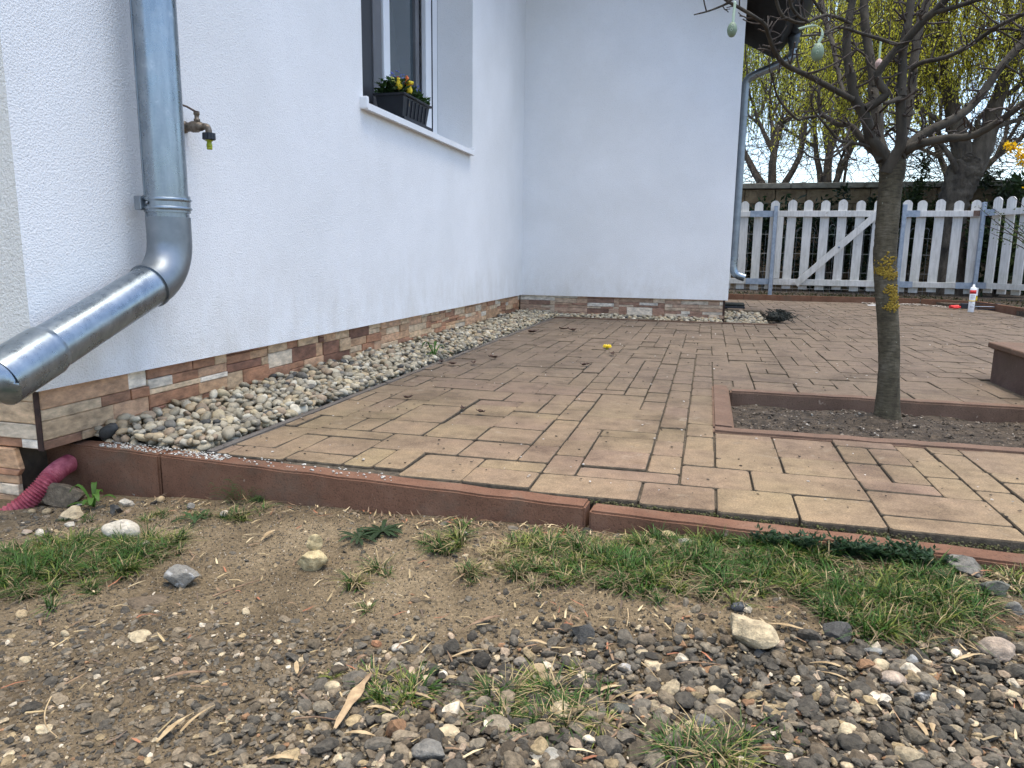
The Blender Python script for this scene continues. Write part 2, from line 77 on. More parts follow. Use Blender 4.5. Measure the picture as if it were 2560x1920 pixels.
LIMBS = [[(0.4809, 2.38, 0.7114, 0.0173), (0.4873, 2.375, 0.7333, 0.0165), (0.4981, 2.37, 0.7574, 0.0158), (0.5073, 2.365, 0.7837, 0.015), (0.5033, 2.36, 0.837, 0.0143), (0.4952, 2.355, 0.8848, 0.0136), (0.4925, 2.35, 0.9128, 0.0128)], [(0.4929, 2.35, 0.9124, 0.0128), (0.4905, 2.356, 0.9836, 0.0122), (0.4878, 2.362, 1.034, 0.0117), (0.4949, 2.368, 1.108, 0.0111), (0.4981, 2.374, 1.1696, 0.0105), (0.4965, 2.38, 1.2194, 0.0099)], [(0.4774, 2.34, 1.0411, 0.0116), (0.5169, 2.3175, 1.0922, 0.0108), (0.5459, 2.295, 1.1186, 0.0101), (0.5696, 2.2725, 1.148, 0.0094), (0.5825, 2.25, 1.1696, 0.0087)], [(0.5368, 2.3, 1.1111, 0.0069), (0.5755, 2.2667, 1.1119, 0.0063), (0.6119, 2.2333, 1.1141, 0.0056), (0.6394, 2.2, 1.1163, 0.005)], [(0.4899, 2.39, 0.7149, 0.0174), (0.4782, 2.3838, 0.7496, 0.0167), (0.4553, 2.3775, 0.7768, 0.0161), (0.4276, 2.3712, 0.8064, 0.0155), (0.4157, 2.365, 0.8454, 0.0148), (0.3973, 2.3588, 0.8793, 0.0142), (0.3747, 2.3525, 0.9082, 0.0136), (0.3632, 2.3462, 0.9463, 0.013), (0.3557, 2.34, 0.9789, 0.0124)], [(0.3553, 2.35, 0.9721, 0.0124), (0.3511, 2.355, 0.9983, 0.012), (0.3418, 2.36, 1.0538, 0.0115), (0.3402, 2.365, 1.0963, 0.011), (0.3435, 2.37, 1.1384, 0.0105), (0.3488, 2.375, 1.1803, 0.01), (0.3513, 2.38, 1.2303, 0.0095)], [(0.3666, 2.34, 0.9071, 0.0085), (0.2978, 2.3045, 0.9358, 0.008), (0.2387, 2.2691, 0.9593, 0.0075), (0.1812, 2.2336, 0.9781, 0.007), (0.1531, 2.1982, 0.9909, 0.0065), (0.133, 2.1627, 1.0105, 0.006), (0.1171, 2.1273, 1.0327, 0.0055), (0.1038, 2.0918, 1.0499, 0.0051), (0.0765, 2.0564, 1.0598, 0.0046), (0.0445, 2.0209, 1.0695, 0.0042), (0.0097, 1.9855, 1.0788, 0.0038), (-0.0132, 1.95, 1.0867, 0.0034)], [(0.0132, 1.95, 1.0658, 0.0029), (-0.0148, 1.9333, 1.0505, 0.0024), (-0.0392, 1.9167, 1.0385, 0.0019), (-0.0671, 1.9, 1.0285, 0.0014)], [(0.407, 2.35, 0.8824, 0.0113), (0.4405, 2.3471, 0.9056, 0.011), (0.4524, 2.3443, 0.9211, 0.0107), (0.4336, 2.3414, 0.946, 0.0105), (0.4248, 2.3386, 0.9704, 0.0102), (0.4343, 2.3357, 0.9897, 0.0099), (0.4579, 2.3329, 1.0243, 0.0096), (0.4728, 2.33, 1.0448, 0.0093)], [(0.4945, 2.35, 0.9082, 0.0101), (0.4694, 2.33, 0.897, 0.0072), (0.4424, 2.31, 0.8881, 0.0044)], [(0.4896, 2.43, 0.732, 0.02), (0.4775, 2.45, 0.7758, 0.0191), (0.4652, 2.47, 0.8202, 0.0183), (0.4651, 2.49, 0.8647, 0.0174), (0.4627, 2.51, 0.9071, 0.0165), (0.4553, 2.53, 0.9502, 0.0156), (0.4522, 2.55, 0.9857, 0.0146)], [(0.456, 2.54, 0.9787, 0.0146), (0.4471, 2.552, 1.0309, 0.0139), (0.4321, 2.564, 1.1014, 0.0132), (0.4193, 2.576, 1.172, 0.0124), (0.4109, 2.588, 1.2425, 0.0117), (0.4045, 2.6, 1.2996, 0.011)], [(0.5183, 2.4, 0.7595, 0.0139), (0.5314, 2.375, 0.7731, 0.0129), (0.5598, 2.35, 0.7849, 0.012), (0.6068, 2.325, 0.7925, 0.0111), (0.6564, 2.3, 0.7924, 0.0103), (0.6844, 2.275, 0.8037, 0.0094), (0.7202, 2.25, 0.8297, 0.0086), (0.7541, 2.225, 0.8621, 0.0078), (0.779, 2.2, 0.886, 0.007)], [(0.5103, 2.38, 0.7528, 0.0149), (0.5326, 2.4013, 0.783, 0.0143), (0.5785, 2.4225, 0.8215, 0.0137), (0.6524, 2.4438, 0.8612, 0.013), (0.6951, 2.465, 0.8934, 0.0124), (0.7359, 2.4863, 0.9427, 0.0117), (0.7754, 2.5075, 1.0049, 0.0111), (0.8158, 2.5288, 1.0586, 0.0104), (0.8608, 2.55, 1.1078, 0.0098)], [(0.4614, 2.38, 0.7419, 0.0115), (0.4521, 2.3909, 0.7636, 0.0109), (0.4305, 2.4018, 0.7857, 0.0103), (0.4109, 2.4127, 0.8105, 0.0096), (0.396, 2.4236, 0.8355, 0.009), (0.3767, 2.4345, 0.8531, 0.0083), (0.3482, 2.4455, 0.8583, 0.0077), (0.3285, 2.4564, 0.8737, 0.007), (0.3086, 2.4673, 0.8892, 0.0064), (0.2986, 2.4782, 0.9045, 0.0057), (0.2944, 2.4891, 0.9432, 0.005), (0.294, 2.5, 0.9819, 0.0043)], [(0.4248, 2.37, 0.7814, 0.0052), (0.3966, 2.3487, 0.7866, 0.0048), (0.3569, 2.3275, 0.7907, 0.0044), (0.3319, 2.3062, 0.7943, 0.004), (0.308, 2.285, 0.816, 0.0036), (0.2847, 2.2637, 0.8349, 0.0033), (0.2615, 2.2425, 0.8557, 0.0029), (0.2457, 2.2212, 0.8759, 0.0025), (0.24, 2.2, 0.8998, 0.0021)], [(0.3078, 2.48, 0.8888, 0.0042), (0.2829, 2.4638, 0.8855, 0.0041), (0.2559, 2.4475, 0.8797, 0.0039), (0.2343, 2.4313, 0.8724, 0.0037), (0.211, 2.415, 0.8883, 0.0036), (0.1822, 2.3987, 0.9145, 0.0034), (0.1638, 2.3825, 0.9399, 0.0032), (0.153, 2.3662, 0.9671, 0.0031), (0.1426, 2.35, 0.9912, 0.0029)], [(0.372, 2.32, 0.7929, 0.004), (0.3466, 2.2957, 0.7681, 0.0036), (0.3212, 2.2714, 0.746, 0.0033), (0.2953, 2.2471, 0.7338, 0.0029), (0.2688, 2.2229, 0.7337, 0.0026), (0.2468, 2.1986, 0.7382, 0.0023), (0.2295, 2.1743, 0.7472, 0.0019), (0.213, 2.15, 0.749, 0.0016)], [(0.538, 2.48, 0.7871, 0.0143), (0.5398, 2.5043, 0.8262, 0.0139), (0.5543, 2.5286, 0.9101, 0.0134), (0.5615, 2.5529, 0.9813, 0.0129), (0.5666, 2.5771, 1.0753, 0.0124), (0.5781, 2.6014, 1.1694, 0.0119), (0.5961, 2.6257, 1.2414, 0.0115), (0.6058, 2.65, 1.2924, 0.011)], [(0.5561, 2.55, 1.0296, 0.0072), (0.5791, 2.5286, 1.0409, 0.0069), (0.6305, 2.5071, 1.046, 0.0065), (0.6823, 2.4857, 1.0674, 0.0061), (0.7234, 2.4643, 1.0966, 0.0058), (0.7528, 2.4429, 1.1132, 0.0055), (0.7932, 2.4214, 1.1284, 0.0051), (0.8168, 2.4, 1.1361, 0.0048)], [(0.7354, 2.48, 1.1044, 0.004), (0.7654, 2.4533, 1.1013, 0.0035), (0.8001, 2.4267, 1.0857, 0.0031), (0.8247, 2.4, 1.071, 0.0027)], [(0.19, 2.05, 1.0075, 0.0025), (0.2193, 2.0886, 1.018, 0.0028), (0.2529, 2.1271, 1.0302, 0.0031), (0.2828, 2.1657, 1.0522, 0.0035), (0.3107, 2.2043, 1.0613, 0.0038), (0.3519, 2.2429, 1.058, 0.0042), (0.3979, 2.2814, 1.054, 0.0046), (0.4611, 2.32, 1.0428, 0.0049)], [(0.3444, 2.35, 1.1122, 0.005), (0.3036, 2.3125, 1.1201, 0.0046), (0.2664, 2.275, 1.1194, 0.0041), (0.2364, 2.2375, 1.1375, 0.0036), (0.219, 2.2, 1.1499, 0.0032)], [(0.1238, 2.1, 1.1211, 0.0041), (0.1441, 2.13, 1.0845, 0.0041), (0.1704, 2.16, 1.0765, 0.0042), (0.2045, 2.19, 1.0753, 0.0042), (0.2376, 2.22, 1.0934, 0.0043), (0.2676, 2.25, 1.11, 0.0043)], [(0.1575, 2.1, 1.1187, 0.0041), (0.1693, 2.1267, 1.0967, 0.0039), (0.1923, 2.1533, 1.0807, 0.0038), (0.2146, 2.18, 1.0776, 0.0037)], [(0.2975, 2.7, 1.2993, 0.0084), (0.316, 2.64, 1.1967, 0.0077), (0.3317, 2.58, 1.1202, 0.0071), (0.3424, 2.52, 1.0419, 0.0064), (0.3495, 2.46, 0.9751, 0.0058), (0.354, 2.4, 0.9321, 0.0052)], [(0.7649, 2.5, 1.0058, 0.0034), (0.7354, 2.475, 1.0035, 0.0029), (0.7062, 2.45, 1.0011, 0.0023)], [(0.7874, 2.5, 1.0152, 0.0034), (0.8209, 2.525, 1.0046, 0.0029), (0.8637, 2.55, 0.9849, 0.0023)], [(0.4903, 2.5, 0.8292, 0.0048), (0.4963, 2.475, 0.8407, 0.0039), (0.507, 2.45, 0.8491, 0.0029)]]
EGGS = [(0.0225, 1.95, 1.0042, 0.0118, 0.0178), (0.2367, 2.1, 0.9795, 0.0154, 0.0227), (0.4456, 2.45, 1.0245, 0.0102, 0.0147)]
LICHEN = [(0.504, 0.4513, 0.024, 0.024), (0.4893, 0.4308, 0.016, 0.0096), (0.5173, 0.42, 0.0187, 0.0107), (0.5235, 0.3772, 0.016, 0.0117), (0.5337, 0.3571, 0.0096, 0.0133), (0.5303, 0.3274, 0.0187, 0.0117)]
DLEAF = [(-0.838, 4.415), (-0.779, 4.389), (-0.93, 2.89), (-0.9, 3.079), (-0.476, 2.999), (-0.41, 3.379), (-1.005, 2.831), (-0.899, 2.117), (-0.682, 2.016), (-0.617, 1.985), (-0.98, 4.184), (-1.071, 2.877)]
FLOWER = (-0.465, 3.618)
STRIPWEED = (-1.147, 2.994)

XW, YC, YF, XR, ZS = -1.417, 1.260, 5.632, 0.1535, 0.151     # house planes: long wall x, front y, recess y, side x, stucco foot z
YB = 7.3                                                     # back end of the rear wing
TY = 2.40                                                    # garden tree

def kerb_y(x): return 1.352 - 0.0578 * (x + 1.19)
def ground_k(x): return float(np.interp(x, [-1.6, -1.35, -1.2, -.7, -.19, .5, 2], [-.12, -.115, -.098, -.066, -.042, -.024, -.02]))
def ground_z(x, y):
    t = min(1, max(0, (1.3 - y) / .55)); t = t * t * (3 - 2 * t)
    z = ground_k(x) * (1 - t) - .085 * t
    return z + .004 * math.sin(9 * x + 5 * y) * math.sin(11 * y - 3 * x) + .002 * math.sin(31 * x + 2) * math.sin(27 * y)

# ------------------------------------------------------------------ material helpers
class NT:
    def __init__(s, name):
        s.m = bpy.data.materials.new(name); s.m.use_nodes = True
        s.t = s.m.node_tree; s.n = s.t.nodes; s.b = s.n['Principled BSDF']
    def node(s, typ, **k):
        n = s.n.new(typ)
        for a, v in k.items():
            if a.startswith('i_'):
                n.inputs[a[2:].replace('_', ' ')].default_value = v
            else: setattr(n, a, v)
        return n
    def link(s, a, b): s.t.links.new(a, b)
    def coords(s, scale=(1, 1, 1), obj=False, rot=(0, 0, 0)):
        if obj: src = s.node('ShaderNodeTexCoord').outputs['Object']
        else: src = s.node('ShaderNodeNewGeometry').outputs['Position']
        mp = s.node('ShaderNodeMapping'); mp.inputs['Scale'].default_value = scale; mp.inputs['Rotation'].default_value = rot
        s.link(src, mp.inputs['Vector']); return mp.outputs[0]
    def noise(s, vec, scale, detail=4, rough=.55, dist=0):
        n = s.node('ShaderNodeTexNoise'); n.inputs['Scale'].default_value = scale; n.inputs['Detail'].default_value = detail
        n.inputs['Roughness'].default_value = rough; n.inputs['Distortion'].default_value = dist
        s.link(vec, n.inputs['Vector']); return n.outputs['Fac']
    def ramp(s, fac, stops):
        r = s.node('ShaderNodeValToRGB'); e = r.color_ramp.elements
        while len(e) < len(stops): e.new(.5)
        for i, (p, c) in enumerate(stops):
            e[i].position = p; e[i].color = (*c, 1) if len(c) == 3 else c
        s.link(fac, r.inputs[0]); return r.outputs[0]
    def mix(s, fac, a, b, mode='MIX'):
        m = s.node('ShaderNodeMix', data_type='RGBA', blend_type=mode)
        for sock, v in ((m.inputs[0], fac), (m.inputs[6], a), (m.inputs[7], b)):
            if isinstance(v, (int, float)): sock.default_value = v
            elif isinstance(v, tuple): sock.default_value = (*v, 1) if len(v) == 3 else v
            else: s.link(v, sock)
        return m.outputs[2]
    def bump(s, h, strength, dist=.002, normal=None):
        b = s.node('ShaderNodeBump'); b.inputs['Strength'].default_value = strength; b.inputs['Distance'].default_value = dist
        s.link(h, b.inputs['Height'])
        if normal is not None: s.link(normal, b.inputs['Normal'])
        s.link(b.outputs[0], s.b.inputs['Normal']); return b.outputs[0]
    def color(s, c):
        if isinstance(c, tuple): s.b.inputs['Base Color'].default_value = (*c, 1)
        else: s.link(c, s.b.inputs['Base Color'])
    def set(s, rough=.6, metal=0, spec=.5):
        s.b.inputs['Roughness'].default_value = rough; s.b.inputs['Metallic'].default_value = metal
        s.b.inputs['Specular IOR Level'].default_value = spec; return s.m
    def objcol(s): return s.node('ShaderNodeObjectInfo').outputs['Color']
    def vcol(s):
        a = s.node('ShaderNodeAttribute'); a.attribute_name = 'Col'; return a.outputs['Color']

def two_tone(name, c1, c2, scale=30, rough=.7, bump=.3, bscale=150, dist=.002, metal=0, stretch=(1, 1, 1), obj=False, spec=.4, lo=.35, hi=.65):
    t = NT(name); v = t.coords(stretch, obj)
    t.color(t.ramp(t.noise(v, scale), [(lo, c1), (hi, c2)]))
    if bump: t.bump(t.noise(v, bscale, 5, .6), bump, dist)
    return t.set(rough, metal, spec)

def tint(name, source, amount=.5, scale=40, rough=.8, bump=.4, bscale=200, dist=.002, stretch=(1, 1, 1), spec=.3, obj=False, dark=.45, light=1.35):
    """base colour from the object colour or the per-piece colour, broken up by noise"""
    t = NT(name); v = t.coords(stretch, obj)
    base = t.objcol() if source == 'obj' else t.vcol()
    f = t.noise(v, scale, 6, .65)
    k = t.ramp(f, [(.3, (dark,) * 3), (.72, (light,) * 3)])
    t.color(t.mix(amount, base, t.mix(1.0, base, k, 'MULTIPLY')))
    if bump: t.bump(t.noise(v, bscale, 5, .65), bump, dist)
    return t.set(rough, 0, spec)

M = {}
# white float-finished render
t = NT('stucco'); v = t.coords()
vo = t.node('ShaderNodeTexVoronoi'); vo.inputs['Scale'].default_value = 210; t.link(v, vo.inputs['Vector'])
n1 = t.noise(v, 260, 3, .6); n2 = t.noise(v, 2.2, 5, .6)
hm = t.mix(.5, vo.outputs['Distance'], n1)
wall_tone = t.ramp(n2, [(.35, (.755, .755, .745)), (.7, (.825, .825, .82))])
pits = t.ramp(hm, [(.20, (.70, .70, .70)), (.40, (1, 1, 1))])
gz = t.node('ShaderNodeSeparateXYZ'); gg = t.node('ShaderNodeNewGeometry'); t.link(gg.outputs['Position'], gz.inputs[0])
lo = t.node('ShaderNodeMapRange'); t.link(gz.outputs['Z'], lo.inputs[0]); lo.inputs[1].default_value = .52; lo.inputs[2].default_value = .16
sp = t.ramp(t.noise(t.coords((1, 1, .5)), 7, 6, .75), [(.38, (0,) * 3), (.75, (.5,) * 3)])
wall_tone = t.mix(t.mix(1.0, lo.outputs[0], sp, 'MULTIPLY'), wall_tone, (.50, .45, .37))            # uneven beige mixed in towards the foot
stk = t.ramp(t.noise(t.coords((14, 14, .35)), 2.2, 5, .7), [(.60, (0,) * 3), (.80, (.03,) * 3)])
wall_tone = t.mix(stk, wall_tone, (.52, .52, .50))
t.color(t.mix(1.0, wall_tone, pits, 'MULTIPLY'))
t.bump(hm, .7, .0034); M['stucco'] = t.set(.9, 0, .2)
t = NT('stucco_front_lit'); v = t.coords(); n1 = t.noise(v, 190, 4, .65); n2 = t.noise(v, 3, 5, .6)
t.color(t.mix(1.0, t.ramp(n2, [(.35, (.82, .78, .69)), (.7, (.87, .84, .76))]), t.ramp(n1, [(.30, (.82,) * 3), (.42, (1,) * 3)]), 'MULTIPLY')); t.bump(n1, 1.0, .008); M['stucco_front_lit'] = t.set(.9, 0, .2)  # warm light on the front face is put into this beige colour
# zinc
t = NT('zinc'); v = t.coords((1, 1, .15)); f = t.noise(v, 60, 5, .6); w_ = t.noise(t.coords(), 22, 6, .7)
t.color(t.mix(.5, t.ramp(f, [(.3, (.17, .205, .24)), (.7, (.33, .375, .41))]), t.ramp(w_, [(.35, (.19, .225, .25)), (.62, (.33, .37, .40)), (.76, (.75, .77, .78))])))
rr = t.ramp(w_, [(.3, (.20,) * 3), (.7, (.40,) * 3)]); t.link(rr, t.b.inputs['Roughness'])
t.bump(f, .04, .001); t.b.inputs['Metallic'].default_value = .88; M['zinc'] = t.m
M['zinc_dull'] = two_tone('zinc_dull', (.20, .225, .245), (.26, .285, .305), 18, .42, .1, 200, .0006, .8)
M['galv'] = two_tone('galvanised_steel', (.22, .26, .31), (.31, .35, .41), 30, .45, .1, 200, .0006, .5)
M['wire'] = two_tone('wire', (.16, .17, .17), (.26, .27, .27), 30, .4, 0, metal=.6)
M['black_void'] = two_tone('bitumen', (.012, .013, .018), (.024, .026, .034), 30, .75, .3)
# kerb concrete
def kerbmat(name, a, b, c):
    t = NT(name); v = t.coords(); f = t.noise(v, 9, 6, .65); g = t.noise(v, 260, 3, .7)
    cc = t.ramp(f, [(.3, a), (.52, b), (.75, c)])
    sp = t.ramp(g, [(.33, (.4,) * 3), (.45, (1,) * 3), (.62, (1,) * 3), (.78, (1.7, 1.6, 1.5))])
    cc = t.mix(.75, cc, t.mix(1.0, cc, sp, 'MULTIPLY'))
    sx = t.noise(v, 38, 4, .55)
    cc = t.mix(t.ramp(sx, [(.69, (0,) * 3), (.75, (.55,) * 3)]), cc, (.45, .36, .28))
    dq = t.noise(v, 5, 6, .7, .5); cc = t.mix(t.ramp(dq, [(.52, (0,) * 3), (.68, (.55,) * 3)]), cc, (.115, .088, .062))
    t.color(cc); t.bump(t.mix(.5, g, sx), .7, .003); return t.set(.92, 0, .2)
M['kerb'] = kerbmat('kerb_concrete', (.120, .060, .036), (.170, .087, .053), (.21, .122, .080))
M['kerb_grey'] = kerbmat('kerb_concrete_weathered', (.115, .074, .052), (.155, .098, .068), (.19, .125, .09))
# pavers
def pavermat(name, rnd_src):
    t = NT(name); v = t.coords()
    if rnd_src == 'obj': r = t.node('ShaderNodeObjectInfo').outputs['Random']
    else:
        a = t.node('ShaderNodeAttribute'); a.attribute_name = 'rnd'; r = a.outputs['Fac']
    big = t.noise(v, 1.9, 3, .5)
    ad = t.node('ShaderNodeMath', operation='MULTIPLY_ADD'); t.link(r, ad.inputs[0]); ad.inputs[1].default_value = .22; t.link(big, ad.inputs[2])
    cc = t.ramp(ad.outputs[0], [(.40, (.212, .142, .098)), (.53, (.225, .157, .100)), (.68, (.235, .170, .100)), (.84, (.246, .185, .101)), (.97, (.228, .168, .104))])
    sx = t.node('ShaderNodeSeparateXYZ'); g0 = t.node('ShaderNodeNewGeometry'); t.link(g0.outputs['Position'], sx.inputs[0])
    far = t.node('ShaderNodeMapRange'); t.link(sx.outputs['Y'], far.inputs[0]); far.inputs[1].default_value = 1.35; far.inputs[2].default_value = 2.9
    cc = t.mix(t.mix(1.0, far.outputs[0], (.9, .9, .9), 'MULTIPLY'), cc, (.128, .098, .073))          # darker brown mixed in towards the back
    blot = t.noise(v, 24, 6, .7)
    cc = t.mix(.6, cc, t.mix(1.0, cc, t.ramp(blot, [(.28, (.50, .47, .45)), (.5, (.95,) * 3), (.75, (1.35, 1.32, 1.25))]), 'MULTIPLY'))
    g = t.noise(v, 330, 3, .7)
    cc = t.mix(.75, cc, t.mix(1.0, cc, t.ramp(g, [(.3, (.5,) * 3), (.7, (1.5,) * 3)]), 'MULTIPLY'))
    damp = t.noise(v, 4.2, 6, .65, .4); cc = t.mix(1.0, cc, t.ramp(damp, [(.36, (.70, .69, .68)), (.52, (1,) * 3), (.70, (1.12, 1.1, 1.06))]), 'MULTIPLY')
    wh = t.noise(v, 15, 7, .68, .6)
    cc = t.mix(t.ramp(wh, [(.61, (0,) * 3), (.70, (.55,) * 3)]), cc, (.27, .225, .165))
    dk = t.noise(t.coords((1, 1, 1), rot=(.3, .2, .9)), 70, 3, .6)
    cc = t.mix(t.ramp(dk, [(.715, (0,) * 3), (.75, (.8,) * 3)]), cc, (.06, .045, .035))
    t.color(cc); t.bump(t.mix(.5, g, blot), .5, .0016); return t.set(.88, 0, .25)
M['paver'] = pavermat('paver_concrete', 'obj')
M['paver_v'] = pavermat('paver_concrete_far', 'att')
M['joint'] = two_tone('joint_sand', (.055, .043, .028), (.13, .102, .068), 60, .95, .8, 300, .004)
M['flank'] = two_tone('block_flank', (.06, .046, .031), (.12, .094, .062), 60, .95, .8, 300, .003)
# soils
t = NT('sandy_soil'); v = t.coords(); a = t.noise(v, 4.5, 5, .6); b = t.noise(v, 170, 5, .7); g = t.noise(v, 430, 3, .65)
cc = t.ramp(a, [(.32, (.120, .088, .051)), (.5, (.208, .155, .091)), (.68, (.29, .222, .134))])
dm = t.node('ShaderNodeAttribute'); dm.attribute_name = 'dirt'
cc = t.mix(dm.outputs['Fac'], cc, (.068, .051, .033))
cc = t.mix(.9, cc, t.mix(1.0, cc, t.ramp(b, [(.32, (.40,) * 3), (.5, (.95,) * 3), (.7, (1.55,) * 3)]), 'MULTIPLY'))
cc = t.mix(t.ramp(g, [(.66, (0,) * 3), (.72, (.7,) * 3)]), cc, (.36, .30, .215))
cc = t.mix(t.ramp(g, [(.28, (.7,) * 3), (.36, (0,) * 3)]), cc, (.09, .07, .05))
t.color(cc); t.bump(t.mix(.4, b, g), 1.0, .006); M['soil'] = t.set(.95, 0, .15)
M['garden_soil'] = two_tone('garden_soil', (.038, .028, .018), (.11, .082, .054), 35, .95, 1, 160, .012)
M['dark_soil'] = two_tone('dark_soil', (.03, .026, .018), (.075, .065, .04), 12, .95, 1, 60, .02)
# stones
M['pebble'] = tint('river_pebble', 'obj', .7, 60, .7, .25, 300, .001)
M['pebble_v'] = tint('river_pebbles', 'vc', .7, 60, .7, .25, 300, .001)
M['rock'] = tint('rock', 'obj', .9, 75, .85, 1.0, 200, .004, dark=.4, light=1.4)
t = NT('veined_rock'); v = t.coords(); f = t.noise(v, 38, 5, .6, .8); o_ = t.objcol()
t.color(t.mix(t.ramp(f, [(.56, (0,) * 3), (.64, (.6,) * 3)]), t.mix(.7, o_, t.mix(1.0, o_, t.ramp(t.noise(v, 160, 5, .7), [(.3, (.5,) * 3), (.7, (1.4,) * 3)]), 'MULTIPLY')), (.58, .56, .52)))
t.bump(t.noise(v, 200, 5, .65), 1.0, .004); M['veined'] = t.set(.85, 0, .3)
M['gravel'] = tint('gravel', 'vc', .9, 160, .9, .9, 420, .002, dark=.4, light=1.5)
M['clad'] = tint('cladding_stone', 'obj', 1.0, 34, .6, .6, 70, .003, stretch=(.75, .75, 1.7), spec=.4, dark=.55, light=1.5)
M['grass'] = NT('grass_blade'); t = M['grass']; t.color(t.vcol()); M['grass'] = t.set(.6, 0, .3)
# leaves with light through them
def leafmat(name):
    t = NT(name); c = t.vcol(); t.color(c); t.set(.55, 0, .3)
    tr = t.node('ShaderNodeBsdfTranslucent'); t.link(c, tr.inputs['Color'])
    mx = t.node('ShaderNodeMixShader'); mx.inputs[0].default_value = .45
    t.link(t.b.outputs[0], mx.inputs[1]); t.link(tr.outputs[0], mx.inputs[2]); t.link(mx.outputs[0], t.n['Material Output'].inputs['Surface'])
    return t.m
M['leaf'] = leafmat('leaf')
M['bark_far'] = two_tone('bark_far', (.042, .033, .024), (.115, .092, .066), 14, .95, .9, 50, .02, stretch=(1, 1, .3))
# garden tree bark: grey olive with pale lichen specks
t = NT('bark'); v = t.coords((1, 1, .55)); a = t.noise(v, 17, 5, .65); b = t.noise(t.coords((1, 1, 4.5)), 45, 4, .6); g = t.noise(t.coords(), 120, 3, .6)
cc = t.ramp(a, [(.3, (.040, .033, .022)), (.52, (.080, .068, .044)), (.75, (.15, .13, .095))])
cc = t.mix(.6, cc, t.mix(1.0, cc, t.ramp(b, [(.33, (.4,) * 3), (.6, (1.25,) * 3)]), 'MULTIPLY'))
cc = t.mix(t.ramp(g, [(.68, (0,) * 3), (.73, (.6,) * 3)]), cc, (.30, .31, .24))
t.color(cc); t.bump(t.mix(.45, b, g), .8, .004); M['bark'] = t.set(.9, 0, .2)
M['bark_limb'] = two_tone('bark_limb', (.022, .018, .012), (.060, .050, .036), 26, .9, .8, 90, .004, stretch=(1, 1, .5))
M['twig'] = two_tone('twig_bark', (.030, .022, .017), (.075, .058, .046), 80, .85, .5, 300, .002)
M['lichen'] = two_tone('lichen', (.17, .105, .012), (.33, .235, .03), 150, .9, .8, 500, .002)
# paints and plastics
t = NT('fence_paint'); v = t.coords((1, 1, .12)); a = t.noise(v, 55, 5, .6); p = t.noise(t.coords(), 14, 6, .75)
cc = t.ramp(a, [(.3, (.42, .41, .385)), (.6, (.56, .55, .52))])
cc = t.mix(t.ramp(p, [(.66, (0,) * 3), (.73, (.8,) * 3)]), cc, (.22, .18, .14))
kn = t.noise(t.coords(), 30, 2, .4); cc = t.mix(t.ramp(kn, [(.72, (0,) * 3), (.76, (.6,) * 3)]), cc, (.3, .27, .22))
gz = t.node('ShaderNodeSeparateXYZ'); gg = t.node('ShaderNodeNewGeometry'); t.link(gg.outputs['Position'], gz.inputs[0]); lo = t.node('ShaderNodeMapRange'); t.link(gz.outputs['Z'], lo.inputs[0]); lo.inputs[1].default_value = .55; lo.inputs[2].default_value = .10
cc = t.mix(t.mix(1.0, lo.outputs[0], t.ramp(t.noise(t.coords(), 9, 5, .7), [(.35, (0,) * 3), (.7, (.6,) * 3)]), 'MULTIPLY'), cc, (.20, .20, .13))   # algae at the feet
t.color(cc); t.bump(a, .3, .002); M['fence'] = t.set(.75, 0, .3)
M['white_pvc'] = two_tone('white_plastic', (.76, .77, .78), (.82, .83, .84), 3, .35, .03)
M['white_metal'] = two_tone('white_sill', (.74, .75, .75), (.82, .82, .82), 6, .4, .05)
M['screen'] = two_tone('insect_mesh', (.032, .034, .038), (.055, .056, .06), 900, .6, .2, 900, .0005)
M['grey_pvc'] = two_tone('grey_plastic', (.11, .11, .115), (.15, .15, .155), 4, .45, .03)
t = NT('window_glass'); t.color((.055, .075, .085)); M['glass'] = t.set(.04, 0, .9)
t = NT('glass_dark'); t.color((.015, .018, .022)); M['glass_dark'] = t.set(.05, 0, .6)
M['anthracite'] = two_tone('anthracite_plastic', (.008, .010, .014), (.014, .017, .022), 20, .5, .15, 200, .0008)
M['brass'] = two_tone('weathered_brass', (.13, .105, .078), (.24, .20, .155), 120, .5, .3, 300, .001, .55)
M['rust'] = two_tone('rusty_lever', (.085, .045, .03), (.19, .125, .095), 160, .65, .4, 300, .001, .3)
M['black_plastic'] = two_tone('black_plastic', (.010, .012, .018), (.02, .022, .03), 60, .4, .1)
M['lime'] = two_tone('lime_plastic', (.30, .34, .015), (.38, .42, .03), 60, .4, .05)
M['red_pipe'] = two_tone('red_drain_pipe', (.24, .035, .055), (.40, .10, .12), 60, .55, .2, 200, .001)
M['roof_dark'] = two_tone('dark_wood', (.003, .003, .0035), (.007, .007, .008), 20, .9, .3)
M['roof_tile'] = two_tone('roof_tile', (.05, .035, .03), (.10, .06, .05), 8, .8, .3)
M['gutter'] = two_tone('dark_gutter', (.055, .065, .07), (.085, .095, .10), 8, .45, .05, metal=.3)
M['block'] = two_tone('split_block', (.115, .078, .042), (.205, .145, .08), 9, .95, 1, 40, .02)
M['coping'] = two_tone('coping_concrete', (.13, .115, .085), (.22, .20, .155), 12, .9, .6, 60, .01)
M['mortar'] = two_tone('mortar', (.06, .045, .03), (.10, .075, .05), 30, .95, .5)
M['egg_green'] = two_tone('egg_green', (.16, .215, .14), (.195, .255, .17), 60, .55, .05)
M['egg_pink'] = two_tone('egg_pink', (.50, .34, .29), (.56, .40, .34), 60, .55, .05)
M['ribbon'] = two_tone('ribbon', (.40, .50, .36), (.50, .60, .45), 80, .6, .1)
M['egg_white'] = two_tone('egg_pattern', (.52, .58, .46), (.62, .68, .56), 60, .6, 0)
M['yellow'] = two_tone('yellow_felt', (.72, .50, .02), (.86, .66, .05), 90, .8, .3, 400, .002)
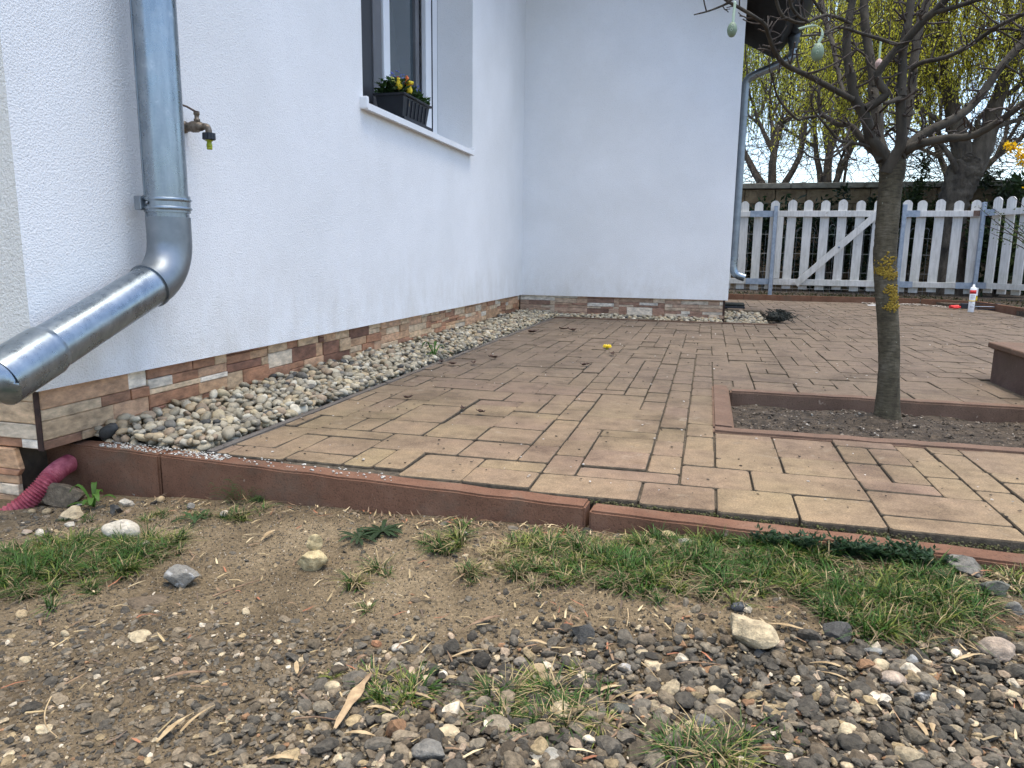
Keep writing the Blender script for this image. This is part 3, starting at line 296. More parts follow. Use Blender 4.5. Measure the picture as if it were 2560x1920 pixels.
M['yellow_pale'] = two_tone('pale_yellow_feather', (.62, .62, .10), (.74, .74, .22), 120, .8, .4, 400, .003)
M['orange'] = two_tone('orange_felt', (.68, .13, .03), (.80, .20, .05), 90, .8, .3, 400, .002)
M['red'] = two_tone('red_paint', (.50, .02, .02), (.62, .035, .03), 60, .45, .05)
M['dark_brown'] = two_tone('dark_brown', (.03, .015, .01), (.06, .03, .02), 60, .8, .2)
M['white_tube'] = two_tone('white_cartridge', (.72, .72, .71), (.80, .80, .79), 20, .4, .03)
M['print_grey'] = two_tone('grey_print', (.30, .30, .31), (.42, .42, .43), 200, .5, 0)
M['print_yellow'] = two_tone('yellow_print', (.70, .45, .02), (.80, .55, .03), 60, .5, 0)
M['black_net'] = two_tone('black_net', (.008, .010, .009), (.030, .034, .028), 90, .9, .8, 200, .006)
M['wood_chip'] = two_tone('wood_chip', (.22, .14, .075), (.44, .31, .17), 45, .8, .6, 90, .003, stretch=(1, 1, 1))
M['straw'] = two_tone('straw', (.26, .175, .085), (.47, .345, .19), 60, .8, .5, 200, .001)
M['stick'] = two_tone('stick', (.12, .07, .04), (.26, .17, .10), 90, .85, .5, 300, .001)
M['edge_grey'] = kerbmat('edging_grey', (.085, .075, .065), (.125, .11, .095), (.16, .145, .125))
M['step'] = kerbmat('step_side', (.10, .068, .055), (.145, .098, .08), (.17, .12, .10))

# ------------------------------------------------------------------ mesh helpers
def tag(o, label=None, cat=None, group=None, kind=None):
    if label: o['label'] = label
    if cat: o['category'] = cat
    if group: o['group'] = group
    if kind: o['kind'] = kind
    return o
def empty(name, loc=(0, 0, 0)):
    o = bpy.data.objects.new(name, None); o.empty_display_size = .05; o.location = loc; col.objects.link(o); return o
def link(name, me, mat=None, parent=None, color=None, loc=None):
    o = bpy.data.objects.new(name, me)
    if mat and not me.materials: me.materials.append(M[mat])
    col.objects.link(o)
    if parent is not None:
        o.parent = parent
        o.matrix_parent_inverse = Matrix.Translation(-Vector(parent_world(parent)))
    if loc is not None: o.location = loc
    if color: o.color = (*color, 1)
    return o
def parent_world(p):
    """things are only ever moved by plain translation, so world origin = sum of locations"""
    v = Vector(p.location)
    if p.parent is not None: v = v + p.matrix_parent_inverse.translation + Vector(parent_world(p.parent))
    return v
def mesh(name, verts, faces, smooth=False):
    me = bpy.data.meshes.new(name); me.from_pydata([tuple(map(float, v)) for v in verts], [], faces)
    if smooth: me.polygons.foreach_set('use_smooth', [True] * len(me.polygons))
    me.update(); return me

class MB:
    """collects shapes, makes ONE mesh"""
    def __init__(s): s.v = []; s.f = []; s.sm = []
    def add(s, v, f, smooth=False):
        o = len(s.v); s.v += [tuple(map(float, p)) for p in v]; s.f += [tuple(i + o for i in q) for q in f]; s.sm += [smooth] * len(f); return s
    def box(s, a, b, bev=0):
        (x0, y0, z0), (x1, y1, z1) = a, b
        if bev <= 0:
            return s.add([(x0, y0, z0), (x1, y0, z0), (x1, y1, z0), (x0, y1, z0), (x0, y0, z1), (x1, y0, z1), (x1, y1, z1), (x0, y1, z1)],
                  [(3, 2, 1, 0), (4, 5, 6, 7), (0, 1, 5, 4), (1, 2, 6, 5), (2, 3, 7, 6), (3, 0, 4, 7)])
        bm = bmesh.new(); bmesh.ops.create_cube(bm, size=1)
        for w in bm.verts: w.co = Vector(((x0 + x1) / 2 + w.co.x * (x1 - x0), (y0 + y1) / 2 + w.co.y * (y1 - y0), (z0 + z1) / 2 + w.co.z * (z1 - z0)))
        bmesh.ops.bevel(bm, geom=bm.edges[:], offset=bev, segments=2, affect='EDGES', profile=.5)
        bm.verts.index_update()
        s.add([w.co[:] for w in bm.verts], [tuple(w.index for w in f.verts) for f in bm.faces]); bm.free(); return s
    def obox(s, c, ax, ay, az, bev=0):
        """oriented box: centre and three half-axis vectors"""
        c, ax, ay, az = map(Vector, (c, ax, ay, az))
        P = [c + ax * i + ay * j + az * k for k in (-1, 1) for i, j in ((-1, -1), (1, -1), (1, 1), (-1, 1))]
        return s.add(P, [(3, 2, 1, 0), (4, 5, 6, 7), (0, 1, 5, 4), (1, 2, 6, 5), (2, 3, 7, 6), (3, 0, 4, 7)])
    def tube(s, pts, radii, sides=10, caps=True, smooth=True, rough=0, seed=0):
        P = [Vector(p) for p in pts]; n = len(P)
        if isinstance(radii, (int, float)): radii = [radii] * n
        rr = random.Random(seed)
        tans = [((P[min(i + 1, n - 1)] - P[max(i - 1, 0)]).normalized() if (P[min(i + 1, n - 1)] - P[max(i - 1, 0)]).length > 1e-9 else Vector((0, 0, 1))) for i in range(n)]
        up = Vector((0, 0, 1)) if abs(tans[0].z) < .9 else Vector((1, 0, 0))
        nx = tans[0].cross(up).normalized(); V = []; F = []
        for i in range(n):
            nx = (nx - tans[i] * nx.dot(tans[i])).normalized(); ny = tans[i].cross(nx)
            for k in range(sides):
                a = 2 * math.pi * k / sides; r = radii[i] * (1 + (rr.uniform(-rough, rough) if rough else 0))
                V.append(P[i] + nx * (math.cos(a) * r) + ny * (math.sin(a) * r))
        for i in range(n - 1):
            for k in range(sides):
                k2 = (k + 1) % sides; F.append((i * sides + k, i * sides + k2, (i + 1) * sides + k2, (i + 1) * sides + k))
        s.add(V, F, smooth)
        if caps:
            s.add(V[:sides], [tuple(range(sides - 1, -1, -1))]); s.add(V[-sides:], [tuple(range(sides))])
        return s
    def lathe(s, prof, c, axis=(0, 0, 1), sides=20, smooth=True):
        az = Vector(axis).normalized(); ax = az.orthogonal().normalized(); ay = az.cross(ax); c = Vector(c); V = []; F = []
        for r, h in prof:
            for k in range(sides):
                a = 2 * math.pi * k / sides; V.append(c + az * h + ax * (r * math.cos(a)) + ay * (r * math.sin(a)))
        for i in range(len(prof) - 1):
            for k in range(sides):
                k2 = (k + 1) % sides; F.append((i * sides + k, i * sides + k2, (i + 1) * sides + k2, (i + 1) * sides + k))
        F.append(tuple(range(sides - 1, -1, -1))); F.append(tuple((len(prof) - 1) * sides + k for k in range(sides)))
        return s.add(V, F, smooth)
    def build(s, name, mat, parent=None, color=None):
        me = bpy.data.meshes.new(name); me.from_pydata(s.v, [], s.f); me.polygons.foreach_set('use_smooth', s.sm); me.update()
        return link(name, me, mat, parent, color)

def smooth_path(pts, k=4):
    """Catmull-Rom through points of any dimension"""
    P = [np.array(p, float) for p in pts]; out_ = []
    for i in range(len(P) - 1):
        p0, p1, p2, p3 = P[max(i - 1, 0)], P[i], P[i + 1], P[min(i + 2, len(P) - 1)]
        for j in range(k):
            u = j / k
            out_.append(.5 * ((2 * p1) + (-p0 + p2) * u + (2 * p0 - 5 * p1 + 4 * p2 - p3) * u * u + (-p0 + 3 * p1 - 3 * p2 + p3) * u ** 3))
    out_.append(P[-1]); return out_

class Soup:
    """numpy triangle soup with a colour per vertex"""
    def __init__(s): s.V = []; s.F = []; s.C = []; s.n = 0; s.L = []
    def add(s, v, f, c):
        s.V.append(v); s.F.append(f + s.n); s.C.append(np.broadcast_to(np.asarray(c, float), (len(v), 3))); s.n += len(v)
    def build(s, name, mat, parent=None, smooth=False):
        if s.L:                                       # leaf quads are gathered and shaped all at once
            c = np.array([q[0] for q in s.L], float); d = np.array([q[1] for q in s.L], float); w = np.array([q[2] for q in s.L])[:, None]; L = np.array([q[3] for q in s.L])[:, None]
            n = np.array([q[4] for q in s.L], float); cl = np.array([q[5] for q in s.L], float)
            d /= np.linalg.norm(d, axis=1)[:, None] + 1e-9; sd_ = np.cross(d, n); sd_ /= np.linalg.norm(sd_, axis=1)[:, None] + 1e-9; k = len(c)
            v = np.stack([c, c + d * L * .5 + sd_ * w * .5, c + d * L, c + d * L * .5 - sd_ * w * .5], 1).reshape(-1, 3)
            f = (np.arange(k)[:, None, None] * 4 + np.array([[0, 1, 2], [0, 2, 3]])).reshape(-1, 3); s.V.append(v); s.F.append(f + s.n); s.C.append(np.repeat(cl, 4, 0)); s.n += len(v); s.L = []
        V = np.concatenate(s.V); F = np.concatenate(s.F).astype(np.int32); C = np.concatenate(s.C)
        me = bpy.data.meshes.new(name); me.vertices.add(len(V)); me.vertices.foreach_set('co', V.astype(np.float32).ravel())
        me.loops.add(F.size); me.loops.foreach_set('vertex_index', F.ravel()); me.polygons.add(len(F))
        me.polygons.foreach_set('loop_start', np.arange(0, F.size, 3, dtype=np.int32))
        me.polygons.foreach_set('use_smooth', np.full(len(F), smooth))
        a = me.attributes.new('Col', 'FLOAT_COLOR', 'POINT'); a.data.foreach_set('color', np.concatenate([C, np.ones((len(C), 1))], 1).astype(np.float32).ravel())
        me.update(calc_edges=True); me.validate()
        return link(name, me, mat, parent)

def ico(sub):
    bm = bmesh.new(); bmesh.ops.create_icosphere(bm, subdivisions=sub, radius=1); bm.verts.index_update()
    v = np.array([w.co[:] for w in bm.verts]); f = np.array([[w.index for w in q.verts] for q in bm.faces]); bm.free(); return v, f
ICO = {k: ico(k) for k in (1, 2, 3, 4)}
def rock_shape(sub, angular, seed, r=None):
    g = np.random.default_rng(seed); v, f = ICO[sub]; v = v.copy()
    d = np.ones(len(v))
    for _ in range(4):
        k = g.normal(size=3) * 1.6; d += .09 * np.sin(v @ k + g.uniform(0, 6))
    v = v * d[:, None]
    if angular:
        for _ in range(angular):
            n = g.normal(size=3); n /= np.linalg.norm(n); h = g.uniform(.45, .8)
            e = np.maximum(v @ n - h, 0); v = v - e[:, None] * n * .96
        if sub >= 3:
            for _ in range(5):
                k = g.normal(size=3) * 5; v = v * (1 + .022 * np.sin(v @ k + g.uniform(0, 6)))[:, None]
    m = np.abs(v).max(0); return v / m, f
def rot3(a, b, c):
    ca, sa, cb, sb, cc, sc_ = math.cos(a), math.sin(a), math.cos(b), math.sin(b), math.cos(c), math.sin(c)
    return np.array([[cc, -sc_, 0], [sc_, cc, 0], [0, 0, 1]]) @ np.array([[cb, 0, sb], [0, 1, 0], [-sb, 0, cb]]) @ np.array([[1, 0, 0], [0, ca, -sa], [0, sa, ca]])

# ================================================================== SETTING
# far ground to the horizon, lower than everything near
tag(link('ground', mesh('ground', [(-300, -300, -.3), (300, -300, -.3), (300, 300, -.3), (-300, 300, -.3)], [(0, 1, 2, 3)]), 'dark_soil'), kind='structure')
# bare earth in front of the kerb: one undulating sheet, fine where it is near
xs = np.concatenate([np.linspace(-7, -1.8, 14)[:-1], np.linspace(-1.8, 1.4, 190), np.linspace(1.4, 7, 14)[1:]])
ys = np.concatenate([np.linspace(-5, .4, 14)[:-1], np.linspace(.4, 1.42, 70)])
V = []; F = []
for y in ys:
    for x in xs:
        yy = min(y, kerb_y(x) + .03) if x > -1.52 else y
        zz = ground_z(x, yy)
        V.append((x, yy, zz))
nx = len(xs)
for j in range(len(ys) - 1):
    for i in range(nx - 1): F.append((j * nx + i, j * nx + i + 1, (j + 1) * nx + i + 1, (j + 1) * nx + i))
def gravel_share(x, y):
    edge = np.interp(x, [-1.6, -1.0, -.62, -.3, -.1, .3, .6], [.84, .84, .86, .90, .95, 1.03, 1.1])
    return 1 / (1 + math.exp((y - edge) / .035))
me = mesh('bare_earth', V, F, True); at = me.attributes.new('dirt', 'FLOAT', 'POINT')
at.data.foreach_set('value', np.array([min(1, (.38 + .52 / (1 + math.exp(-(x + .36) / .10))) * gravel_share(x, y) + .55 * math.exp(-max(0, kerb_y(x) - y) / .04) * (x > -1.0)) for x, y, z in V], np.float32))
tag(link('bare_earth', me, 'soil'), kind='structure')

# garden soil behind the paving and beyond the side edging
m = MB(); m.box((-8, 8.56, -.25), (2.3, 40, .035)); m.box((2.304, 8.2, -.25), (20, 40, .037)); m.box((2.66, -3, -.25), (20, 8.196, .035))
tag(m.build('garden_soil_bed', 'garden_soil'), kind='structure')

# sand bed under the paving
m = MB()
for a, b in [((-1.084, 1.37, -.1), (3.0, 2.0, -.0032)), ((-1.084, 2.0, -.1), (.07, 2.62, -.0033)), ((-1.084, 2.62, -.1), (2.62, 5.34, -.0034)),
             ((.47, 5.34, -.1), (2.62, 8.53, -.0035)), ((.153, 6.8, -.1), (.47, 8.53, -.0036)), ((-1.4, 7.3, -.1), (.153, 8.53, -.0037))]:
    m.box(a, b)
paving = tag(m.build('paving', 'joint'), 'reddish tan concrete block paving with sandy joints', kind='structure')

# --- pavers on a 72.5 mm grid, sizes mixed
CELL = .0725; X0 = -1.1195; Y0 = 1.3315
NXc = int((3.0 - X0) / CELL); NYc = int((8.52 - Y0) / CELL)
occ = np.zeros((NXc, NYc), bool)
def blocked(x, y):
    if y < 1.30: return True
    if x > .035 and 1.965 < y < 2.655: return True
    if x > 1.085 and y < 3.25: return True
    if x < .49 and 5.33 < y < 6.82: return True
    if x < XR + .02 and y > 5.33: return True
    if x > 2.60 or (x > 2.0 and y > 8.52 - (x - 2.15) * .42): return True
    # stay within what the place shows
    if x > .25 + .52 * y or x < -1.2: return True
    return False
for i in range(NXc):
    for j in range(NYc):
        if blocked(X0 + (i + .5) * CELL, Y0 + (j + .5) * CELL): occ[i, j] = True
SIZES = [(3, 2), (2, 2), (2, 2), (2, 2), (2, 3), (2, 1), (2, 1), (1, 2), (1, 2), (3, 1), (1, 2)]
pv = []
prnd = random.Random(21)
for j in range(NYc):
    for i in range(NXc):
        if occ[i, j]: continue
        opts = SIZES[:]; prnd.shuffle(opts); opts += [(2, 1), (1, 2), (1, 1)]
        for w, h in opts:
            if i + w <= NXc and j + h <= NYc and not occ[i:i + w, j:j + h].any():
                occ[i:i + w, j:j + h] = True; pv.append((i, j, w, h)); break
PAV_CACHE = {}
def paver_geom(w, h):
    """block with nipped corners and a worn chamfer, origin at its top centre"""
    a, b = w / 2, h / 2; c = .006
    ring = [(-a + c, -b), (a - c, -b), (a, -b + c), (a, b - c), (a - c, b), (-a + c, b), (-a, b - c), (-a, -b + c)]
    V = [(x, y, -.05) for x, y in ring] + [(x, y, -.0035) for x, y in ring] + [(x * (1 - .0012 / a), y * (1 - .0012 / b), -.0008) for x, y in ring] + [(x * (1 - .0032 / a), y * (1 - .0032 / b), 0) for x, y in ring]
    F = []
    for L in range(3):
        for k in range(8):
            k2 = (k + 1) % 8; F.append((L * 8 + k, L * 8 + k2, (L + 1) * 8 + k2, (L + 1) * 8 + k))
    F.append(tuple(24 + k for k in range(8))); return V, F
allp = []
for (i, j, w, h) in pv:
    x0, y0 = X0 + i * CELL, Y0 + j * CELL; x1, y1 = x0 + w * CELL, y0 + h * CELL
    ky = kerb_y((x0 + x1) / 2) + .058
    if y0 < ky: y0 = ky
    if y1 - y0 < .03: continue
    if x0 < -1.083 and y0 < 5.34:
        x0 = -1.083
        if x1 - x0 < .02: continue
    g = prnd.choice((.002, .0025, .003, .004)); allp.append(((x0 + x1) / 2, (y0 + y1) / 2, x1 - x0 - g, y1 - y0 - g))
def joint_sides(me):
    """the flanks of a block are caked with joint sand"""
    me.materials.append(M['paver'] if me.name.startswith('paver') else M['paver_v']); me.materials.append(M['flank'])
    me.polygons.foreach_set('material_index', [1 if len(p.vertices) == 4 and (p.index % 25) < 14 + 2 else 0 for p in me.polygons]); return me
def in_view(x, y):
    d = Vector((x, y, 0)) - cam.matrix_world.translation; zc = d.dot(_f)
    return zc > .1 and abs(d.dot(_r) / zc) < .72 and abs(d.dot(_u) / zc) < .55
allp.sort(key=lambda p: (not in_view(p[0], p[1]), math.hypot(p[0], p[1])))
near, rest = allp[:300], allp[300:]
for (x, y, w, h) in near:
    key = (round(w, 3), round(h, 3))
    if key not in PAV_CACHE: PAV_CACHE[key] = joint_sides(mesh('paver', *paver_geom(*key)))
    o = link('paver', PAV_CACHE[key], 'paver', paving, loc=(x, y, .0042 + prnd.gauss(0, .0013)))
    o.rotation_euler = (prnd.gauss(0, .009), prnd.gauss(0, .009), prnd.gauss(0, .005))
V = []; F = []; Rn = []
for (x, y, w, h) in rest:
    v, f = paver_geom(w, h); o0 = len(V); z = .004 + prnd.gauss(0, .0012); rv = prnd.random(); tx, ty = prnd.gauss(0, .006), prnd.gauss(0, .006)
    V += [(a + x, b + y, c + z + a * ty + b * tx) for a, b, c in v]; F += [tuple(k + o0 for k in q) for q in f]; Rn += [rv] * len(v)
me = mesh('far_pavers', V, F); at = me.attributes.new('rnd', 'FLOAT', 'POINT'); at.data.foreach_set('value', np.array(Rn, np.float32))
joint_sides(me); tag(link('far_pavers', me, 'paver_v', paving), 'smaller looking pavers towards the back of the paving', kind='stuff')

# --- front kerb: metre long edging stones
kr = random.Random(4)
def kerb_stone(name, p0, p1, width, ztop, zbot, mat='kerb', bev=.004, tilt=0, parent=None):
    a, b = Vector((*p0, 0)), Vector((*p1, 0)); d = (b - a).normalized(); n = Vector((-d.y, d.x, 0)); L = (b - a).length
    bm = bmesh.new(); bmesh.ops.create_cube(bm, size=1)
    for w in bm.verts:
        u, s_, h = w.co.x + .5, w.co.y + .5, w.co.z + .5
        w.co = a + d * (u * L) + n * (s_ * width) + Vector((0, 0, zbot + (ztop - zbot) * h + tilt * (u - .5) * h))
    bmesh.ops.bevel(bm, geom=[e for e in bm.edges if max(v.co.z for v in e.verts) > (ztop + zbot) / 2], offset=bev, segments=2, affect='EDGES')
    bmesh.ops.subdivide_edges(bm, edges=[e for e in bm.edges if e.calc_length() > .3], cuts=14, use_grid_fill=False)
    for w in bm.verts:
        w.co += Vector((0, 1, 0)) * .0012 * math.sin(w.co.x * 37 + w.co.z * 90) + Vector((0, 0, .0010 * math.sin(w.co.x * 53)))
    me = bpy.data.meshes.new(name); bm.to_mesh(me); bm.free(); return link(name, me, mat, parent)
ks = [(-1.62, -1.192, .002), (-1.188, -.197, .001), (-.189, .806, -.006), (.812, 1.80, -.006)]
kl = ['red brown concrete kerb stone at the left end under the house plinth', 'long red brown kerb stone in the middle of the front edge',
      'red brown kerb stone on the right of the open joint', 'red brown kerb stone running out of the picture on the right']
for (a, b, z), l in zip(ks, kl):
    tag(kerb_stone('kerb_stone', (a, kerb_y(a)), (b, kerb_y(b)), .05, z, -.26, tilt=kr.uniform(-.002, .002)), l, 'kerb', 'front kerb stones')
# tree bed edging (flush, pinkish), soil inside
bed = [((.037, 1.967), (1.037, 1.967)), ((1.041, 1.967), (2.04, 1.967)), ((.098, 2.592), (1.097, 2.592)), ((1.101, 2.592), (2.1, 2.592))]
bl = ['kerb along the front of the tree bed', 'front tree bed kerb running out to the right', 'kerb along the back of the tree bed behind the trunk', 'back tree bed kerb running out to the right']
for (p, q_), l in zip(bed, bl):
    tag(kerb_stone('bed_kerb', p, q_, .055, .009, -.2, 'kerb_grey', .006), 'weathered pinkish ' + l, 'kerb', 'tree bed kerbs')
tag(kerb_stone('bed_kerb', (.094, 2.026), (.094, 2.70), .057, .0105, -.2, 'kerb_grey', .006), 'weathered pinkish kerb closing the left end of the tree bed', 'kerb', 'tree bed kerbs')
V = []; F = []
bx = np.linspace(.09, 2.05, 70); by = np.linspace(2.015, 2.60, 26)
for y in by:
    for x in bx:
        dd = math.hypot(x - .55, y - 2.40)
        V.append((x, y, -.030 + .022 * math.exp(-(dd / .13) ** 2) - .012 * max(0, (y - 2.45) / .15) + .006 * math.sin(x * 23) * math.sin(y * 31) + kr.gauss(0, .0025)))
for j in range(len(by) - 1):
    for i in range(len(bx) - 1): F.append((j * 70 + i, j * 70 + i + 1, (j + 1) * 70 + i + 1, (j + 1) * 70 + i))
tag(link('bed_soil', mesh('bed_soil', V, F, True), 'garden_soil'), kind='structure')
# low step at the right
st = empty('concrete_step', (1.6, 2.7, 0)); tag(st, 'low concrete step with pinkish slab top cut by the right edge', 'step')
m = MB(); m.box((1.095, 2.2, -.1), (2.6, 3.215, .128), .004); m.build('riser', 'step', st)
m = MB(); m.box((1.078, 2.18, .130), (2.6, 3.232, .152), .005); m.build('tread', 'kerb_grey', st)

# pebble strip base, its far edging stones
def heap(x, y):
    """top level of the pebbles: level with the paving, banked up against the plinth"""
    s_ = min(1, max(0, (y - 1.43) / .35)); s_ = s_ * s_ * (3 - 2 * s_)
    return .024 + (.022 + .038 * s_) * max(0, 1 - (x - (XW - .022)) / .27) + .004 * math.sin(y * 17)
V = []; F = []; hx = np.linspace(XW - .025, -1.113, 8); hy = np.linspace(1.402, 5.66, 90)
for y in hy:
    for x in hx: V.append((x, y, heap(x, y) - .058))
for j in range(89):
    for i in range(7): F.append((j * 8 + i, j * 8 + i + 1, (j + 1) * 8 + i + 1, (j + 1) * 8 + i))
m = MB(); m.add(V, F, True); m.box((-1.114, 5.36, -.2), (XR + .0, 5.66, -.0505)); m.box((XR, 5.36, -.2), (.468, 6.79, -.051))
tag(m.build('pebble_bed', 'dark_soil'), kind='structure')
for a, b in [(-1.085, -.33), (-.325, .485)]:
    tag(kerb_stone('strip_edging', (a, 5.336), (b, 5.336), .035, .012, -.15, 'kerb_grey', .003), 'thin edging stone before the far wall pebbles, ' + ('left piece' if a < -1 else 'right piece ending by the black net'), 'kerb', 'pebble edging stones')
for k in range(4):
    y0_ = 1.412 + k * .98
    tag(kerb_stone('strip_edging', (-1.0865, y0_), (-1.0865, y0_ + .974), .026, .0035, -.15, 'edge_grey', .003), ['first grey edging slab beside the pebbles behind the front kerb', 'second grey edging slab beside the pebbles from the front kerb', 'third grey edging slab beside the pebbles, level with the window', 'last grey edging slab beside the pebbles before the inner corner'][k], 'kerb', 'pebble edging stones')
# edging along the fence
for (p, q_), l in zip([((-.6, 8.545), (.398, 8.545)), ((.402, 8.545), (1.10, 8.55)), ((1.104, 8.55), (2.17, 8.54)), ((2.175, 8.535), (2.62, 8.30)), ((2.615, 8.29), (2.665, 7.30)), ((2.668, 7.29), (2.71, 6.30))],
        ['behind the house corner', 'left of the gate', 'below the gate', 'set across the corner under the corner post', 'at the right beside the sealant gun', 'at the right edge of the paving']):
    tag(kerb_stone('edging_stone', p, q_, .05, .062, -.15, 'kerb', .004), 'red brown edging stone of the fence border ' + l, 'kerb', 'fence border edging')

# ================================================================== HOUSE
house = empty('house', (-2.5, 4, 0)); tag(house, 'white stuccoed house with recessed corner and stone look plinth', 'house')
WY0, WY1, WZ0, WZ1, WD = 2.90, 4.36, 1.062, 2.35, .22
ZT = 3.0
def quads(name, Q, mat, parent):
    V = []; F = []
    for q4 in Q: F.append(tuple(range(len(V), len(V) + 4))); V += q4
    me = mesh(name, V, F); bm = bmesh.new(); bm.from_mesh(me); bmesh.ops.remove_doubles(bm, verts=bm.verts, dist=1e-5); bm.to_mesh(me); bm.free()
    return link(name, me, mat, parent)
X = XW; XI = XW - WD
def qx(x, y0, y1, z0, z1): return [(x, y0, z0), (x, y1, z0), (x, y1, z1), (x, y0, z1)]
def qy(y, x0, x1, z0, z1): return [(x0, y, z0), (x1, y, z0), (x1, y, z1), (x0, y, z1)]
def qz(z, x0, x1, y0, y1): return [(x0, y0, z), (x1, y0, z), (x1, y1, z), (x0, y1, z)]
Q = []
yy = [YC, WY0, WY1, YF]; zz = [ZS, WZ0, WZ1, ZT]
for a in range(3):
    for b in range(3):
        if (a, b) != (1, 1): Q.append(qx(X, yy[a], yy[a + 1], zz[b], zz[b + 1]))
Q += [[(X, WY1, WZ0), (XI, WY1, WZ0), (XI, WY1, WZ1), (X, WY1, WZ1)], [(XI, WY0, WZ0), (X, WY0, WZ0), (X, WY0, WZ1), (XI, WY0, WZ1)],
      [(X, WY0, WZ0), (XI, WY0, WZ0), (XI, WY1, WZ0), (X, WY1, WZ0)], [(XI, WY0, WZ1), (X, WY0, WZ1), (X, WY1, WZ1), (XI, WY1, WZ1)]]
Q += [qz(ZS, X - .08, X, YC, YF)[::-1]]
tag(quads('long_wall', Q, 'stucco', house), 'long white side wall with the window')
tag(quads('front_wall', [qy(YC, -6, X, ZS, ZT), qz(ZS, -6, X - .08, YC, YC + .08)[::-1]], 'stucco_front_lit', house), 'front wall at the left edge')
tag(quads('recessed_wall', [qy(YF, X, XR, ZS, ZT), qz(ZS, X, XR, YF, YF + .08)[::-1]], 'stucco', house), 'far wall facing the camera')
quads('side_wall', [qx(XR, YF, YB, ZS, ZT), qz(ZS, XR - .08, XR, YF + .08, YB)[::-1], [(XR, YB, ZS), (X - 3, YB, ZS), (X - 3, YB, ZT), (XR, YB, ZT)]], 'stucco', house)
# plinth: backing and cladding stones, each stone its own piece
PAL = [(.30, .155, .095), (.36, .225, .14), (.42, .30, .20), (.55, .50, .45), (.17, .085, .058), (.40, .25, .165), (.46, .35, .25), (.25, .135, .088), (.50, .42, .34)]
PW = [4, 5, 5, 1.5, 1.5, 4, 4, 2, 2.5]
cr = random.Random(33)
def clad(parent, u0, u1, z0, z1, place, nrm, max_len=.24, grey=0):
    """rows of stones along u; place(u, z, out) -> point; nrm is outward"""
    if u1 - u0 > .5:
        while u0 < u1 - .01:
            e_ = min(u1, u0 + cr.uniform(.22, .42)); e_ = u1 if u1 - e_ < .12 else e_
            clad(parent, u0, e_, z0, z1, place, nrm, max_len, grey); u0 = e_
        return
    z = z1; rows = []
    while z > z0 + .012:
        h = cr.choice((.016, .022, .027, .034, .042, .055)) * cr.uniform(.9, 1.1); rows.append((max(z - h, z0), z)); z -= h
    for (a, b) in rows:
        u = u0
        while u < u1 - .01:
            L = min(cr.uniform(.05, max_len) * (1.2 if b - a > .035 else .9), u1 - u)
            if u1 - (u + L) < .03: L = u1 - u
            parts_ = [(a, b)]
            if L < .12 and b - a > .036 and cr.random() < .5: mid = cr.uniform(.4, .6); parts_ = [(a, a + (b - a) * mid), (a + (b - a) * mid, b)]
            for (za, zb) in parts_:
                p = cr.uniform(.006, .013); e = .0006; c = .003; sk = cr.uniform(-.003, .003)
                uu = [u + e, u + L - e]
                bot = [place(uu[0], za + e, 0), place(uu[1], za + e, 0), place(uu[1], zb - e, 0), place(uu[0], zb - e, 0)]
                mid_ = [place(uu[0], za + e, p - .002), place(uu[1], za + e, p - .002 + sk), place(uu[1], zb - e, p - .002 + sk), place(uu[0], zb - e, p - .002)]
                fr = [place(uu[0] + c, za + e + c * .7, p), place(uu[1] - c, za + e + c * .7, p + sk), place(uu[1] - c, zb - e - c * .7, p + sk), place(uu[0] + c, zb - e - c * .7, p)]
                V = bot + mid_ + fr; F = [(8, 9, 10, 11)]
                for Lv in (0, 4):
                    for k in range(4): k2 = (k + 1) % 4; F.append((Lv + k, Lv + k2, Lv + 4 + k2, Lv + 4 + k))
                cc = np.array(cr.choices(PAL, PW)[0]) * cr.uniform(1.0, 1.3); cc = cc * np.array((1.04, 1, .88)); cc = cc * (1 - grey) + cc.mean() * grey
                link('cladding_stone', mesh('cladding_stone', V, F), 'clad', parent, tuple(cc))
            u += L
RC = .030
m = MB(); m.box((X - .3, YC + RC, .010), (X - RC, YF + .2, ZS + .05)); pl1 = m.build('long_plinth', 'mortar', house)
clad(pl1, YC + RC - .010, YF + RC - .012, -.004, ZS + .004, lambda u, z, o: (X - RC + o, u, z if u > 1.45 else max(z, .0105)), None)
m = MB(); m.box((X - .3, YF + RC, -.1), (XR - RC, YF + .3, ZS + .05)); pl2 = m.build('recessed_plinth', 'mortar', house)
clad(pl2, X - RC + .014, XR - RC + .010, -.015, ZS + .004, lambda u, z, o: (u, YF + RC - o, z), None, grey=.25)  # stones greyed to put the far wall's shade into their colour
m = MB(); m.box((-6, YC + RC, .0105), (X - RC - .001, YC + .4, ZS + .04)); pl3 = m.build('front_plinth', 'mortar', house)
clad(pl3, -2.0, X - RC - .004, .0105, ZS + .004, lambda u, z, o: (u, YC + RC - o, z), None, .16)
m = MB(); m.box((-6, YC + RC, -.3), (-1.532, YC + .4, .0095)); pl4 = m.build('lower_front_plinth', 'mortar', house)
clad(pl4, -2.0, -1.520, -.13, .0085, lambda u, z, o: (u + (.012 if -.05 < z < -.01 else 0), YC + RC - o, z), None, .16)
m = MB(); m.box((XR - .3, YF + .31, -.1), (XR - RC, YB, ZS + .05)); m.build('side_plinth', 'mortar', house)
# brown corner profiles
m = MB(); m.box((X - RC - .003, YC + RC - .013, .009), (X - RC + .0125, YC + RC - .0105, ZS)); m.build('corner_trim', 'dark_brown', house)
m = MB(); m.box((XR - RC - .003, YF + RC - .013, -.02), (XR - RC + .0125, YF + RC - .0115, ZS)); m.build('corner_trim', 'dark_brown', house)
